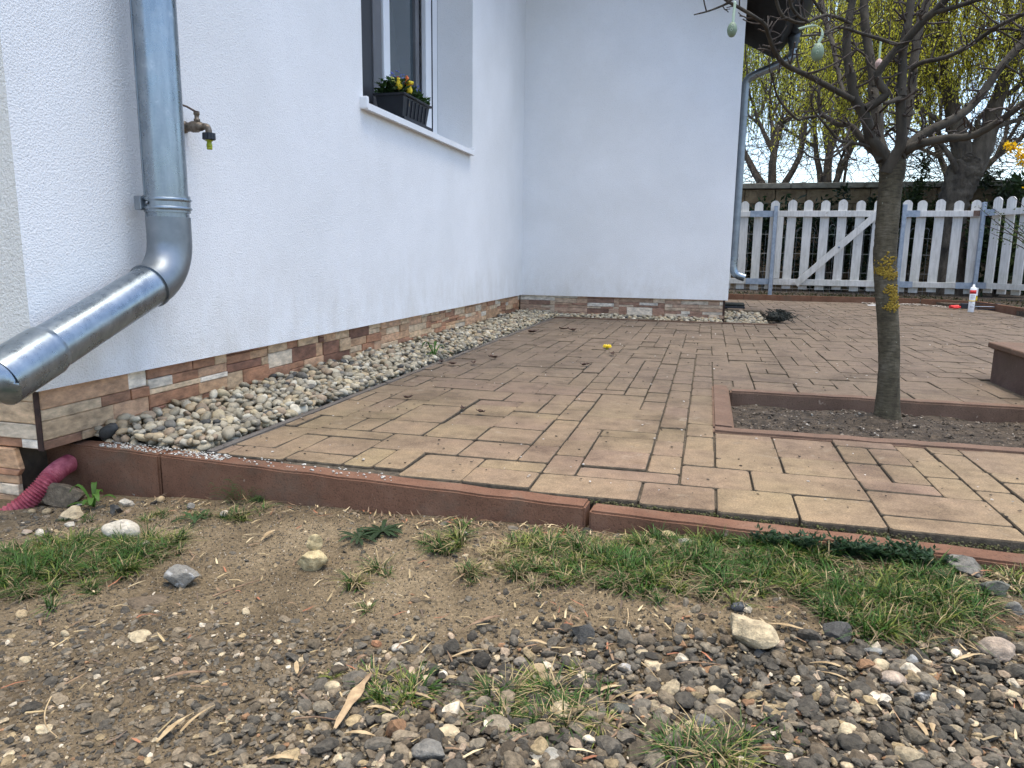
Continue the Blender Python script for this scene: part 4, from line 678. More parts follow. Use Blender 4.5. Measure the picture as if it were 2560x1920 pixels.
# dark sealed footing in the notch below the corner
m = MB(); m.box((-2.2, YC + .05, -.4), (-1.535, YC + .5, .008)); m.box((-1.534, YC + .22, -.4), (-1.40, YC + .6, .0085)); m.build('footing', 'black_void', house)
m = MB(); m.box((-5.9, YC + .42, .02), (XI - .09, YF - .05, 2.9)); m.build('sun_block', 'black_void', house)  # solid black box, added unseen to stop sun leaking through the shell
# window
win = None
m = MB()
for a, b in [((XI - .07, WY0, WZ0), (XI, WY0 + .07, WZ1)), ((XI - .07, WY1 - .115, WZ0), (XI, WY1, WZ1)), ((XI - .07, WY0, WZ0), (XI - .001, WY1, WZ0 + .06)), ((XI - .07, WY0, WZ1 - .07), (XI - .001, WY1, WZ1))]: m.box(a, b, .004)
win = m.build('window', 'white_pvc', house)
m = MB(); m.box((XI - .05, 3.575, WZ0 + .05), (XI + .012, 3.65, WZ1 - .05), .005); m.build('mullion', 'white_pvc', win)
m = MB()
for a, b in [((XI - .06, 3.652, WZ0 + .05), (XI - .012, 3.70, WZ1 - .06)), ((XI - .06, 4.05, WZ0 + .05), (XI - .012, 4.10, WZ1 - .06)), ((XI - .06, 3.65, WZ0 + .05), (XI - .013, 4.10, WZ0 + .11))]: m.box(a, b, .004)
m.build('sash', 'grey_pvc', win)
m = MB(); m.box((XI - .045, 3.69, WZ0 + .1), (XI - .03, 4.06, WZ1 - .1)); m.build('pane', 'glass', win)
m = MB(); m.box((XI - .05, 4.101, WZ0 + .06), (XI - .03, 4.15, WZ1 - .07)); m.build('gasket', 'black_plastic', win)
m = MB(); m.box((XI - .02, 4.15, WZ0 + .055), (XI + .010, 4.235, WZ1 - .05), .004); m.build('jamb_cover', 'white_pvc', win)
m = MB(); m.box((XI + .006, 4.2385, WZ0 + .03), (XI + .014, 4.2415, WZ1 - .05)); m.build('shutter_cord', 'black_plastic', win)
m = MB()
for a, b in [((XI - .012, WY0 + .05, WZ0 + .03), (XI + .006, WY0 + .10, WZ1 - .05)), ((XI - .012, 3.465, WZ0 + .03), (XI + .006, 3.56, WZ1 - .05)), ((XI - .012, WY0 + .05, WZ0 + .03), (XI + .005, 3.56, WZ0 + .085))]: m.box(a, b, .003)
sf = m.build('screen_frame', 'grey_pvc', win)
m = MB(); m.box((XI - .006, WY0 + .1, WZ0 + .08), (XI - .003, 3.47, WZ1 - .05)); m.build('insect_mesh', 'screen', win)
m = MB(); m.box((XI - .05, WY0 + .06, WZ0 + .06), (XI - .04, 3.575, WZ1 - .05)); m.build('pane', 'glass_dark', win)
# outer sill with upturned ends
m = MB(); m.add([(XI + .0, WY0 + .001, WZ0 + .022), (X + .033, WY0 - .022, WZ0 + .006), (X + .033, WY1 - .03 - .022, WZ0 + .006), (XI, WY1 - .001, WZ0 + .022),
                 (XI + .0, WY0 + .001, WZ0 + .014), (X + .033, WY0 - .022, WZ0 - .020), (X + .033, WY1 - .052, WZ0 - .020), (XI, WY1 - .001, WZ0 + .014)],
                [(0, 1, 2, 3), (1, 5, 6, 2), (4, 7, 6, 5), (0, 4, 5, 1), (3, 2, 6, 7)])
m.box((X - .02, WY0 - .030, WZ0 - .018), (X + .034, WY0 - .010, WZ0 + .032), .006); m.box((X - .02, WY1 - .058, WZ0 - .019), (X + .034, WY1 - .042, WZ0 + .026), .006)
m.build('sill', 'white_metal', win)
# roofs
m = MB(); SL = .565
def roof_z(x): return 2.378 - SL * (x - .21)
m.add([(.47, 5.25, roof_z(.44)), (.47, 7.42, roof_z(.44)), (-2.2, 7.42, roof_z(-2.2)), (-2.2, 5.25, roof_z(-2.2)),
       (.60, 5.25, roof_z(.44) + .16), (.60, 7.42, roof_z(.44) + .16), (-2.2, 7.42, roof_z(-2.2) + .22), (-2.2, 5.25, roof_z(-2.2) + .22)],
      [(0, 3, 2, 1), (4, 5, 6, 7), (0, 4, 7, 3), (1, 2, 6, 5), (0, 1, 5, 4), (2, 3, 7, 6)])
rf = m.build('rear_roof', 'roof_dark', house)
m = MB(); m.obox((.19, 7.0, 2.45), (.045, 0, 0), (0, .30, 0), (0, 0, .035)); m.build('rafter', 'zinc_dull', rf)
m = MB()
gp = []
N_ = 10
V = []; F = []
for yv in (5.25, 7.44):
    for k in range(N_ + 1):
        a = math.pi + math.pi * k / N_; V.append((.612 + .062 * math.cos(a), yv, 2.43 + .066 * math.sin(a)))
    for k in range(N_ + 1):
        a = math.pi + math.pi * (N_ - k) / N_; V.append((.612 + .058 * math.cos(a), yv, 2.43 + .062 * math.sin(a)))
n2 = 2 * (N_ + 1)
for k in range(n2): k2 = (k + 1) % n2; F.append((k, k2, n2 + k2, n2 + k))
F.append(tuple(range(n2 // 2))); F.append(tuple(range(n2, n2 + n2 // 2)))
m.add(V, F, True); m.tube([(.674, 5.25, 2.432), (.674, 7.44, 2.432)], .009, 8); m.build('gutter', 'gutter', rf)
m = MB(); m.add([(X + .45, YC - .45, 2.92), (X + .45, YF - .1, 2.92), (-6, YF - .1, 5.6), (-6, YC - .45, 5.6), (X + .45, YC - .45, 3.08), (X + .45, YF - .1, 3.08), (-6, YF - .1, 5.8), (-6, YC - .45, 5.8)],
      [(0, 3, 2, 1), (4, 5, 6, 7), (0, 4, 7, 3), (1, 2, 6, 5), (0, 1, 5, 4)]); m.build('main_roof', 'roof_tile', house)

# --- zinc downpipe by the front corner
PX = X + .088; PR = .0505
dp = empty('downpipe', (PX, 1.603, .4)); tag(dp, 'shiny zinc downpipe with elbow and slanted open outlet at the house corner', 'downpipe')
m = MB(); m.tube([(PX, 1.603, 2.95), (PX, 1.603, .50)], PR, 32); sh = m.build('shaft', 'zinc', dp)
m = MB(); ang = math.radians(-128); m.obox((PX + math.cos(ang) * PR, 1.603 + math.sin(ang) * PR, 1.74), Vector((math.cos(ang), math.sin(ang), 0)) * .0022, Vector((-math.sin(ang), math.cos(ang), 0)) * .004, (0, 0, 1.2)); m.build('seam', 'zinc_dull', sh)
c0 = Vector((PX, 1.603, .408)); dv = Vector((0, -.43, -.171)).normalized()
BR = .115; tl = BR * math.tan(math.radians(68.3) / 2)
A_ = c0 + Vector((0, 0, tl)); B_ = c0 + dv * tl
el = [(PX, 1.603, .545)]
cc_ = A_ + Vector((0, -1, 0)) * BR
for k in range(13):
    a = math.radians(68.3) * k / 12; el.append(tuple(cc_ + Vector((0, math.cos(a), -math.sin(a))) * BR))
el.append(tuple(B_ + dv * .01))
m = MB(); m.tube(el, PR + .0025, 32); m.build('elbow', 'zinc_dull', dp)
m = MB(); m.tube([tuple(A_ + Vector((0, 0, .10))), tuple(A_ + Vector((0, 0, .093)))], PR + .004, 32); m.build('seam_ring', 'zinc_dull', dp)
m = MB(); m.tube([tuple(B_ + dv * .004), tuple(B_ + dv * .012)], PR + .005, 32); m.build('seam_ring', 'zinc_dull', dp)
E0 = c0 + dv * .42; E1 = c0 + dv * .545
m = MB(); m.tube([tuple(B_ - dv * .005), tuple(E0)], PR, 32); m.build('outlet_pipe', 'zinc', dp)
m = MB(); outer = [tuple(E0 - dv * .01), tuple(E0), tuple(E0 + dv * .004), tuple(E1)]
m.tube(outer, [PR + .001, PR + .004, PR + .0045, PR + .0045], 32, caps=False); m.tube([tuple(E1), tuple(E0)], PR + .001, 32, caps=False)
m.tube([tuple(E1), tuple(E1 + dv * .0015), tuple(E1)], [PR + .0045, PR + .003, PR + .001], 32, caps=False); m.build('outlet_sleeve', 'zinc', dp)
m = MB(); m.tube([tuple(E0 + dv * .0), tuple(E0 + dv * .003)], PR - .001, 32); m.build('bore_shade', 'black_void', dp)  # black disc stands in for the shade inside the pipe
m = MB()
for z in (.566, .587): m.tube([(PX, 1.603, z - .006), (PX, 1.603, z), (PX, 1.603, z + .006)], [PR + .003, PR + .0085, PR + .003], 32)
m.tube([(PX, 1.603, .556), (PX, 1.603, .597)], PR + .0042, 32)
br = m.build('bracket', 'zinc', dp)
m = MB(); m.tube([(X - .01, 1.603, .577), (PX - .03, 1.603, .577)], .006, 8); m.box((PX - .050, 1.546, .560), (PX - .030, 1.564, .594), .002); m.build('wall_pin', 'zinc_dull', br)
m = MB(); m.lathe([(.004, 0), (.004, .003), (.002, .0045)], (PX - .012, 1.603 - .055, .577), (-.2, -1, 0), 10); m.build('screw', 'zinc_dull', br)

# --- garden tap
tp = empty('wall_tap', (X, 1.795, .80)); tag(tp, 'weathered brass garden tap with lever on the white wall', 'tap')
ty, tz = 1.795, .797
m = MB(); m.lathe([(.0165, 0), (.016, .004), (.010, .006), (.010, .012), (.0125, .013), (.0125, .021), (.0135, .022), (.0155, .028), (.0155, .042), (.0125, .047), (.0125, .054), (.0095, .055), (.0095, .062)], (X + .001, ty, tz), (1, 0, 0), 16)
sp = [(X + .058, ty, tz), (X + .068, ty, tz), (X + .075, ty, tz - .003), (X + .078, ty, tz - .010), (X + .078, ty, tz - .022)]
m.tube(smooth_path(sp, 3), .0085, 14); body = m.build('body', 'brass', tp)
m = MB(); m.lathe([(.0085, 0), (.0085, .008), (.006, .009), (.006, .018), (.008, .019), (.008, .026), (.004, .028)], (X + .043, ty, tz + .012), (0, 0, 1), 12); m.build('spindle', 'brass', tp)
m = MB(); lv = [(X + .050, ty, tz + .038), (X + .040, ty - .003, tz + .040), (X + .026, ty - .018, tz + .050), (X + .012, ty - .03, tz + .0545), (X - .000 + .006, ty - .05, tz + .055)]
for a, b in zip(lv[:-1], lv[1:]):
    a, b = Vector(a), Vector(b); d = (b - a); s_ = d.cross(Vector((0, 0, 1))).normalized() * .0062; u_ = s_.cross(d).normalized() * .0014
    m.obox((a + b) / 2, d * .53, s_, u_)
m.build('lever', 'rust', tp)
m = MB(); V = []; F = []
for zz_, r in ((tz - .018, .016), (tz - .034, .0165), (tz - .036, .014)):
    for k in range(48): a = 2 * math.pi * k / 48; rr_ = r + (.0009 if k % 4 < 2 else 0); V.append((X + .078 + rr_ * math.cos(a), ty + rr_ * math.sin(a), zz_))
for L in range(2):
    for k in range(48): k2 = (k + 1) % 48; F.append((L * 48 + k, L * 48 + k2, (L + 1) * 48 + k2, (L + 1) * 48 + k))
F += [tuple(range(48)), tuple(range(96, 144))]; m.add(V, F); m.build('ribbed_nut', 'black_plastic', tp)
m = MB(); m.lathe([(.010, 0), (.010, -.004), (.0065, -.0032), (.0065, -.011), (.0078, -.012), (.0078, -.019), (.0072, -.0195), (.0072, -.021), (.0076, -.0215), (.0070, -.026), (.004, -.026)], (X + .078, ty, tz - .035), (0, 0, 1), 16); m.build('hose_connector', 'lime', tp)

# --- corrugated drain pipe
rp = smooth_path([(-1.470, 1.40, -.045), (-1.450, 1.335, -.046), (-1.437, 1.290, -.056), (-1.447, 1.262, -.082), (-1.468, 1.238, -.110), (-1.505, 1.205, -.140)], 26)
rad = [.0205 + .0020 * math.cos(2 * math.pi * i / 4.0) for i in range(len(rp))]
m = MB(); m.tube(rp, rad, 22, smooth=False); tag(m.build('drain_pipe', 'red_pipe'), 'dusty red corrugated drain pipe bending into the ground at the corner', 'pipe')

# --- rear downpipe on the side wall
d2 = empty('rear_downpipe', (.22, 7.1, 0)); tag(d2, 'thin zinc downpipe from the dark eaves gutter along the far wall edge', 'downpipe')
m = MB(); m.lathe([(.055, 0), (.05, -.04), (.036, -.10), (.034, -.13)], (.600, 7.12, 2.37), (0, 0, 1), 18); m.build('funnel', 'gutter', d2)
pth = smooth_path([(.600, 7.12, 2.26), (.600, 7.12, 2.20), (.565, 7.12, 2.165), (.42, 7.12, 2.10), (.285, 7.12, 2.045), (.235, 7.12, 2.005), (.225, 7.12, 1.94), (.225, 7.12, 1.7), (.225, 7.12, .45)], 6)
m = MB(); m.tube(pth, .034, 18); m.build('pipe', 'zinc_dull', d2)
m = MB(); m.tube([(.225, 7.12, 1.72), (.225, 7.12, 1.70)], .038, 18); m.tube([(.225, 7.12, .50), (.225, 7.12, .47)], .038, 18); m.build('clip', 'zinc_dull', d2)
m = MB(); m.tube(smooth_path([(.225, 7.12, .47), (.225, 7.12, .36), (.255, 7.12, .31), (.33, 7.12, .28)], 5), .036, 18); m.build('shoe', 'zinc', d2)

# --- flower box on the sill
fb = empty('flower_box', (-1.5, 3.5, WZ0 + .02)); tag(fb, 'anthracite ribbed flower box with spring flowers on the white sill', 'planter')
def frus(m, x0, x1, y0, y1, z0, z1, gr):
    m.add([(x0 + gr, y0 + gr, z0), (x1 - gr, y0 + gr, z0), (x1 - gr, y1 - gr, z0), (x0 + gr, y1 - gr, z0), (x0, y0, z1), (x1, y0, z1), (x1, y1, z1), (x0, y1, z1)],
          [(3, 2, 1, 0), (4, 5, 6, 7), (0, 1, 5, 4), (1, 2, 6, 5), (2, 3, 7, 6), (3, 0, 4, 7)])
bz = WZ0 + .014
m = MB(); frus(m, -1.570, -1.425, 3.345, 3.675, bz + .012, bz + .125, .016); bxo = m.build('box', 'anthracite', fb)
m = MB(); frus(m, -1.575, -1.419, 3.335, 3.690, bz + .003, bz + .022, -.004); m.build('saucer', 'anthracite', fb)
m = MB(); m.box((-1.580, 3.335, bz + .118), (-1.414, 3.688, bz + .130), .005); m.build('rim', 'anthracite', fb)
for k in range(6):
    m = MB(); yk = 3.405 + k * .045; m.obox((-1.4305, yk, bz + .072), Vector((.9, 0, .13)).normalized() * .003, (0, .0022, 0), Vector((.13, 0, .99)).normalized() * .038); m.build('rib', 'black_plastic', bxo)
lr = random.Random(5); sp_ = Soup()
def leaf_quad(S, c, d, w, L, n, colr): S.L.append((c, d, w, L, n, colr))
for k in range(1500):
    y = lr.uniform(3.35, 3.68); x = lr.uniform(-1.57, -1.425); hmax = .075 - .045 * (y - 3.35) / .33
    z = bz + .12 + lr.uniform(0, hmax); g = lr.uniform(.6, 1.4)
    leaf_quad(sp_, (x, y, z), (lr.gauss(0, 1), lr.gauss(0, 1), lr.uniform(-.1, .9)), .014, lr.uniform(.018, .034), np.array([lr.gauss(0, 1), lr.gauss(0, 1), 1]), (.032 * g, .070 * g, .016 * g))
sp_.build('foliage', 'leaf', fb)
def flower(parent, c, colr_mat, r, n=5, name='flower'):
    m = MB(); c = Vector(c)
    for k in range(n):
        a = 2 * math.pi * k / n; d = Vector((math.cos(a) * .6 + .25, math.sin(a), .35)).normalized(); m.lathe([(.001, 0), (r * .45, r * .35), (r * .5, r * .7), (r * .15, r)], c, d, 6)
    return m.build(name, colr_mat, parent)
flower(fb, (-1.415, 3.405, bz + .180), 'yellow', .016, 6)
M['blue'] = two_tone('blue_petal', (.08, .12, .42), (.16, .20, .55), 90, .7, .1)
for (x, y, z) in [(-1.50, 3.38, .225), (-1.485, 3.36, .215), (-1.46, 3.40, .205), (-1.47, 3.42, .228), (-1.455, 3.44, .19), (-1.42, 3.50, .185), (-1.43, 3.53, .175), (-1.415, 3.47, .17), (-1.49, 3.41, .235)]:
    for q_ in range(3): flower(fb, (x + lr.uniform(-.012, .012), y + lr.uniform(-.012, .012), bz + z + lr.uniform(-.012, .006)), 'blue', .005, 4, 'small_flower')
def bird(c, mat, crest, label, tail=None):
    c = Vector(c); e = empty('chick_figure', c); tag(e, label, 'ornament')
    m = MB(); m.lathe([(.001, -.022), (.010, -.019), (.0155, -.010), (.0165, -.002), (.0135, .010), (.0095, .017), (.0095, .023), (.0085, .029), (.004, .033), (.001, .034)], c, (-.1, -.15, 1), 16); m.build('body', mat, e)
    m = MB(); m.lathe([(.004, 0), (.0065, .003), (.001, .006)], c + Vector((-.003, -.005, .031)), (0, -.1, 1), 8); m.build('crest', crest, e)
    m = MB(); m.lathe([(.0026, 0), (.0005, .007)], c + Vector((.004, -.016, .020)), (.5, -1, 0), 8); m.build('beak', 'orange', e)
    m = MB(); m.obox(c + Vector((-.0165, .0, -.002)), (.002, 0, 0), (0, .006, -.003), (0, .004, .009)); m.build('wing', 'dark_brown', e)
    m = MB(); m.tube([c + Vector((0, 0, -.02)), c + Vector((0, 0, -.075))], .0012, 6); m.build('stick', 'straw', e)
    if tail:
        m = MB(); m.lathe([(.003, 0), (.010, .018), (.013, .035), (.008, .043), (.001, .045)], c + Vector((-.014, .004, .006)), (-.75, .1, .7), 10); m.build('tail', tail, e)
    return e
bird((-1.462, 3.375, bz + .170), 'yellow', 'red', 'yellow chick figure with red crest on a stick in the flower box', 'yellow_pale')
bird((-1.440, 3.43, bz + .185), 'orange', 'orange', 'orange bird figure behind the yellow chick in the flower box')
bird((-1.428, 3.415, bz + .155), 'yellow', 'yellow', 'second yellow bird figure half hidden by the leaves of the flower box')

# ================================================================== PEBBLE STRIP
PEBC = [(.40, .35, .27), (.46, .41, .32), (.33, .29, .22), (.54, .50, .42), (.27, .245, .205), (.43, .34, .23), (.50, .42, .29), (.085, .085, .085), (.18, .17, .155), (.34, .26, .19)]
PEBW = [5, 5, 5, 3.5, 4, 3, 2.5, .8, 1.4, 2.5]
pr = random.Random(77)
VAR = [rock_shape(2, pr.choice((0, 0, 0, 2)), 900 + k) for k in range(14)]
VARM = [mesh('river_pebble', v, [tuple(f) for f in fc.tolist()], True) for v, fc in VAR]
peb = []
def fill(x0, x1, y0, y1, n, rmin, rmax, top, base=-.045):
    res = .004; gx, gy = int((x1 - x0) / res) + 1, int((y1 - y0) / res) + 1; H = np.full((gx, gy), base)
    strip = x1 - x0 < .4 and y1 - y0 > 1.5
    if strip: H = np.array([[heap(x0 + i * res, y0 + j * res) - .052 for j in range(gy)] for i in range(gx)])
    for _ in range(n):
        a = pr.uniform(rmin, rmax) * (1.35 if pr.random() < .1 else 1); b = a * pr.uniform(.62, .95); c = a * pr.uniform(.45, .72); best = None
        for _k in range(5):
            x = pr.uniform(x0 + a * .8, x1 - a * .8); y = pr.uniform(y0 + a * .8, y1 - a * .8)
            i0, i1 = max(0, int((x - a * .6 - x0) / res)), int((x + a * .6 - x0) / res) + 1; j0, j1 = max(0, int((y - a * .6 - y0) / res)), int((y + a * .6 - y0) / res) + 1
            h = float(H[i0:i1, j0:j1].mean()) * .6 + float(H[i0:i1, j0:j1].max()) * .4
            if best is None or h < best[0]: best = (h, x, y)
        h, x, y = best
        lim = heap(x, y) + .004 if strip else top + .004 * math.sin(x * 17 + y * 5)
        if h + c * 1.6 > lim: continue
        z = h + c * .78
        i0, i1 = max(0, int((x - a - x0) / res)), min(gx, int((x + a - x0) / res) + 2); j0, j1 = max(0, int((y - a - y0) / res)), min(gy, int((y + a - y0) / res) + 2)
        X_, Y_ = np.meshgrid(x0 + np.arange(i0, i1) * res - x, y0 + np.arange(j0, j1) * res - y, indexing='ij')
        d = 1 - (X_ ** 2 + Y_ ** 2) / (a * .9) ** 2; T_ = np.where(d > 0, z + c * np.sqrt(np.maximum(d, 0)), -9); H[i0:i1, j0:j1] = np.maximum(H[i0:i1, j0:j1], T_)
        peb.append((x, y, z, a, b, c))
fill(X - .022, -1.112, 1.405, 3.0, 3000, .010, .0195, .029)
fill(X - .022, -1.112, 3.0, 5.62, 3300, .010, .018, .028)
fill(-1.112, XR - .03, 5.375, 5.655, 1700, .011, .019, .05)
fill(XR - .02, .462, 5.375, 6.78, 1000, .012, .02, .032)
peb.sort(key=lambda p: math.hypot(p[0], p[1]) - (.9 if p[0] < -1.1 and p[2] > heap(p[0], p[1]) - .03 else 0))
pg = 'pebbles of the drainage strip'
sp_ = Soup()
for k, (x, y, z, a, b, c) in enumerate(peb):
    cc = np.array(pr.choices(PEBC, PEBW)[0]) * np.array((1.02, 1, .92)) * pr.uniform(.64, .95); vi = pr.randrange(14); e = (pr.gauss(0, .35), pr.gauss(0, .35), pr.uniform(0, 6.28))
    if k < 300:
        o = link('river_pebble', VARM[vi], 'pebble', None, tuple(cc)); o.location = (x, y, z); o.scale = (a, b, c); o.rotation_euler = e
        b_ = cc.mean(); hue = 'dark grey' if b_ < .15 else ('mid grey' if b_ < .235 else ('tan' if cc[0] / cc[2] > 1.6 else ('whitish' if b_ > .43 else 'pale beige')))
        sz = 'large' if a > .0155 else ('small' if a < .011 else 'medium')
        wh_ = 'right behind the front kerb' if y < 1.62 else ('a little behind the front kerb' if y < 1.95 else 'farther along towards the window')
        sd_ = 'against the plinth' if x < -1.33 else ('in the middle' if x < -1.21 else 'against the pavers')
        tag(o, f'{sz} {hue} pebble {sd_} of the strip {wh_}'.replace('against the plinth of', 'against the plinth in').replace('against the pavers of', 'against the pavers in'), 'pebble', pg)
    else:
        v, f = VAR[vi] if y < 3.6 else (ICO[1] if False else VAR[vi])
        sp_.add((v * np.array([a, b, c])) @ rot3(*e).T + np.array([x, y, z]), f, cc)
tag(sp_.build('pebble_mass', 'pebble_v', None, True), 'deeper and farther pebbles filling the drainage strip', 'pebbles', kind='stuff')

# ================================================================== FOREGROUND STONES
SC = dict(bg=(.17, .14, .105), cr=(.52, .44, .31), wh=(.60, .56, .49), gr=(.21, .205, .195), pk=(.46, .38, .32), dk=(.085, .085, .085), tn=(.42, .33, .21), bs=(.16, .125, .09),
          yc=(.55, .46, .28), **{'or': (.36, .19, .11)}, gt=(.30, .265, .225), lg=(.38, .37, .34), bl=(.11, .12, .135), gn=(.145, .15, .135), lb=(.27, .28, .285))
for i, (x, y, w, d, h, c, k, l) in enumerate(STONES):
    s = 300 + i; rs = random.Random(s)
    v, f = rock_shape(4 if w > .03 else 3, {'a': 9, 'r': 0, 'f': 4, 'L': 10}[k], s)
    if 'porous' in l:
        v2, f2 = rock_shape(3, 0, s + 1); v = np.concatenate([v * [1, 1, .75], v2 * [.55, .55, .55] + [.12, .25, 1.0]]); f = np.concatenate([f, f2 + len(rock_shape(4, 0, 1)[0])]); h *= 1.15
    if k == 'r' and ('conglomerate' in l or 'knobbly' in l or 'pitted' in l or 'lumpy' in l):
        g_ = np.random.default_rng(s)
        for _ in range(14): q_ = g_.normal(size=3); q_ /= np.linalg.norm(q_); v = v * (1 + .10 * np.exp(-((v - q_) ** 2).sum(1) / .10))[:, None]
    v = v * np.array([w / 2, d / 2, h / 2]); a = {'L': -.55}.get(k, rs.uniform(-.35, .35)); v = v @ rot3(rs.gauss(0, .06), rs.gauss(0, .06) - (.12 if k == 'L' else 0), a).T
    sink = .22 if k != 'f' else .25
    if 'half buried' in l: sink = .55
    z0 = ground_z(x, y); zc = z0 + h / 2 - h * sink
    o = link('stone', mesh('stone', v, [tuple(t_) for t_ in f.tolist()], k in 'r'), 'veined' if ('white veins' in l or 'streaked' in l or 'two toned' in l or 'speckled' in l) else 'rock', None, tuple(np.array(SC[c]) * np.array((1.06, 1, .88)) * rs.uniform(.80, .98))); o.location = (x, y, zc)
    tag(o, l, 'stone', 'loose stones on the bare earth')

# ================================================================== LOOSE GRAVEL
def gdens(x, y):
    edge = np.interp(x, [-1.6, -1.0, -.62, -.3, -.1, .3, .6], [.84, .84, .86, .90, .95, 1.03, 1.1])
    d_ = 1 / (1 + math.exp((y - edge) / .035))
    return max(d_, .55 / (1 + math.exp((x + 1.16) / .03)) * (y > 1.04), (.30 if x < -.80 else .12) * math.exp(-((kerb_y(x) - y - .03) / .04) ** 2))
gr_ = random.Random(5)
GV = [rock_shape(1, 4, 50 + k) for k in range(11)] + [rock_shape(1, 0, 70 + k) for k in range(3)]
GV2 = [rock_shape(2, 8, 50 + k) for k in range(11)] + [rock_shape(2, 2, 70 + k) for k in range(3)]
DK = [(.062, .060, .057), (.085, .082, .077), (.11, .105, .098), (.145, .137, .125), (.10, .085, .068), (.19, .175, .15), (.30, .25, .17), (.46, .41, .32), (.55, .52, .47), (.27, .17, .11), (.36, .30, .25)]
DW = [5, 5, 5, 4, 4, 3, 2.0, 1.2, .7, .5, 1.0]
sp_ = Soup(); n = 0
for _ in range(78000):
    y = .45 + .9 * gr_.random() ** 1.25; x = gr_.uniform(-1.45, .95)
    if abs(x + .25 * y) > .82 * y + .25: continue
    if y > kerb_y(x) - .005: continue
    de = gdens(x, y); right = 1 / (1 + math.exp(-(x + .42) / .09))
    if gr_.random() > max(.085, de * (.62 + .38 * right)): continue
    big = gr_.random()
    a = (gr_.uniform(.0012, .0034) if big < .68 else gr_.uniform(.003, .0072)) * (1 + .45 * right) * (1 if de > .3 else .75)
    if big > .95: a *= gr_.uniform(1.3, 2.0)
    cl = np.array(gr_.choices(DK, DW)[0]) * np.array((1.12, 1, .80)) * gr_.uniform(.62, 1.12)
    if gr_.random() < .32 * (1 - right) + .12: cl = np.array((.20, .155, .10)) * gr_.uniform(.45, 1.25)
    v, f = (GV2 if a > .0055 else GV)[gr_.randrange(14)]
    b, c = a * gr_.uniform(.65, 1), a * gr_.uniform(.35, .75) * (.75 + .25 * right)
    lift = gr_.random() * .006 * de * right
    sp_.add((v * np.array([a, b, c])) @ rot3(gr_.gauss(0, .3), gr_.gauss(0, .3), gr_.uniform(0, 6.28)).T + np.array([x, y, ground_z(x, y) + c * (.05 + .3 * right) + lift]), f, cl); n += 1
TET = np.array([(1, 1, 1), (-1, -1, 1), (-1, 1, -1), (1, -1, -1), (.9, .2, -.6)]) * .8; TF = np.array([[0, 1, 2], [0, 3, 1], [0, 2, 4], [0, 4, 3], [1, 3, 4], [1, 4, 2]])
for _ in range(36000):                                   # sand grains and fines
    y = .55 + .78 * gr_.random() ** 1.15; x = gr_.uniform(-1.4, .8)
    if y > kerb_y(x) - .004 or abs(x + .25 * y) > .76 * y + .15: continue
    a = gr_.uniform(.0007, .0017); cl = np.array(gr_.choices([(.10, .08, .055), (.22, .17, .11), (.34, .27, .18), (.50, .43, .33), (.05, .045, .04)], [4, 5, 3, 1.3, 4])[0]) * gr_.uniform(.6, 1.2)
    sp_.add((TET * np.array([a, a, a * .7])) @ rot3(gr_.uniform(0, 3), gr_.uniform(0, 3), gr_.uniform(0, 6.28)).T + np.array([x, y, ground_z(x, y) + a * .4]), TF, cl)
tag(sp_.build('gravel', 'gravel'), 'loose dark grey gravel with pale bits across the foreground', 'gravel', kind='stuff')
# crumbs: grit in the tree bed, grit on the left kerb, bits on the paving
sp_ = Soup()
for _ in range(2600):
    x = .1 + 1.1 * gr_.random(); y = gr_.uniform(2.03, 2.585); a = gr_.uniform(.0015, .005) * (1.6 if gr_.random() < .12 else 1)
    dd = math.hypot(x - .55, y - 2.40); z = -.030 + .022 * math.exp(-(dd / .13) ** 2) - .012 * max(0, (y - 2.45) / .15) + .006 * math.sin(x * 23) * math.sin(y * 31)
    cl = np.array(gr_.choices([(.09, .07, .05), (.14, .11, .08), (.20, .16, .12), (.40, .36, .30), (.05, .04, .03)], [5, 5, 3, .7, 4])[0]) * gr_.uniform(.7, 1.3)
    v, f = GV[gr_.randrange(14)]; sp_.add((v * np.array([a, a * .8, a * .6])) @ rot3(gr_.gauss(0, .4), gr_.gauss(0, .4), gr_.uniform(0, 6)).T + np.array([x, y, z + a * .3]), f, cl)
tag(sp_.build('bed_crumbs', 'gravel'), 'soil crumbs and small stones in the tree bed', 'soil crumbs', kind='stuff')
sp_ = Soup()
for _ in range(420):
    x = gr_.uniform(-1.38, -1.02) if gr_.random() < .85 else gr_.uniform(-1.0, -.6); y = kerb_y(x) + gr_.uniform(.008, .055); a = gr_.uniform(.0012, .0035)
    v, f = GV[gr_.randrange(14)]; sp_.add((v * np.array([a, a * .8, a * .6])) + np.array([x, y, .0025 + a * .4]), f, np.array((.58, .55, .48)) * gr_.uniform(.6, 1.1))
for _ in range(900):
    y = 1.42 + 6.9 * gr_.random() ** 1.5; x = gr_.uniform(-1.1, .25 + .4 * y)
    if x > 2.55 or (y > 5.3 and x < .5) or (x > .02 and 1.95 < y < 2.67) or (x > 1.05 and y < 3.26): continue
    a = gr_.uniform(.0012, .0032) * (1 + .22 * y)
    v, f = GV[gr_.randrange(14)]; sp_.add((v * np.array([a, a * .7, a * .35])) @ rot3(0, 0, gr_.uniform(0, 6)).T + np.array([x, y, .006 + a * .2]), f, np.array(gr_.choice([(.04, .03, .022), (.05, .04, .03), (.09, .07, .05), (.5, .47, .42)])) * gr_.uniform(.7, 1.2))
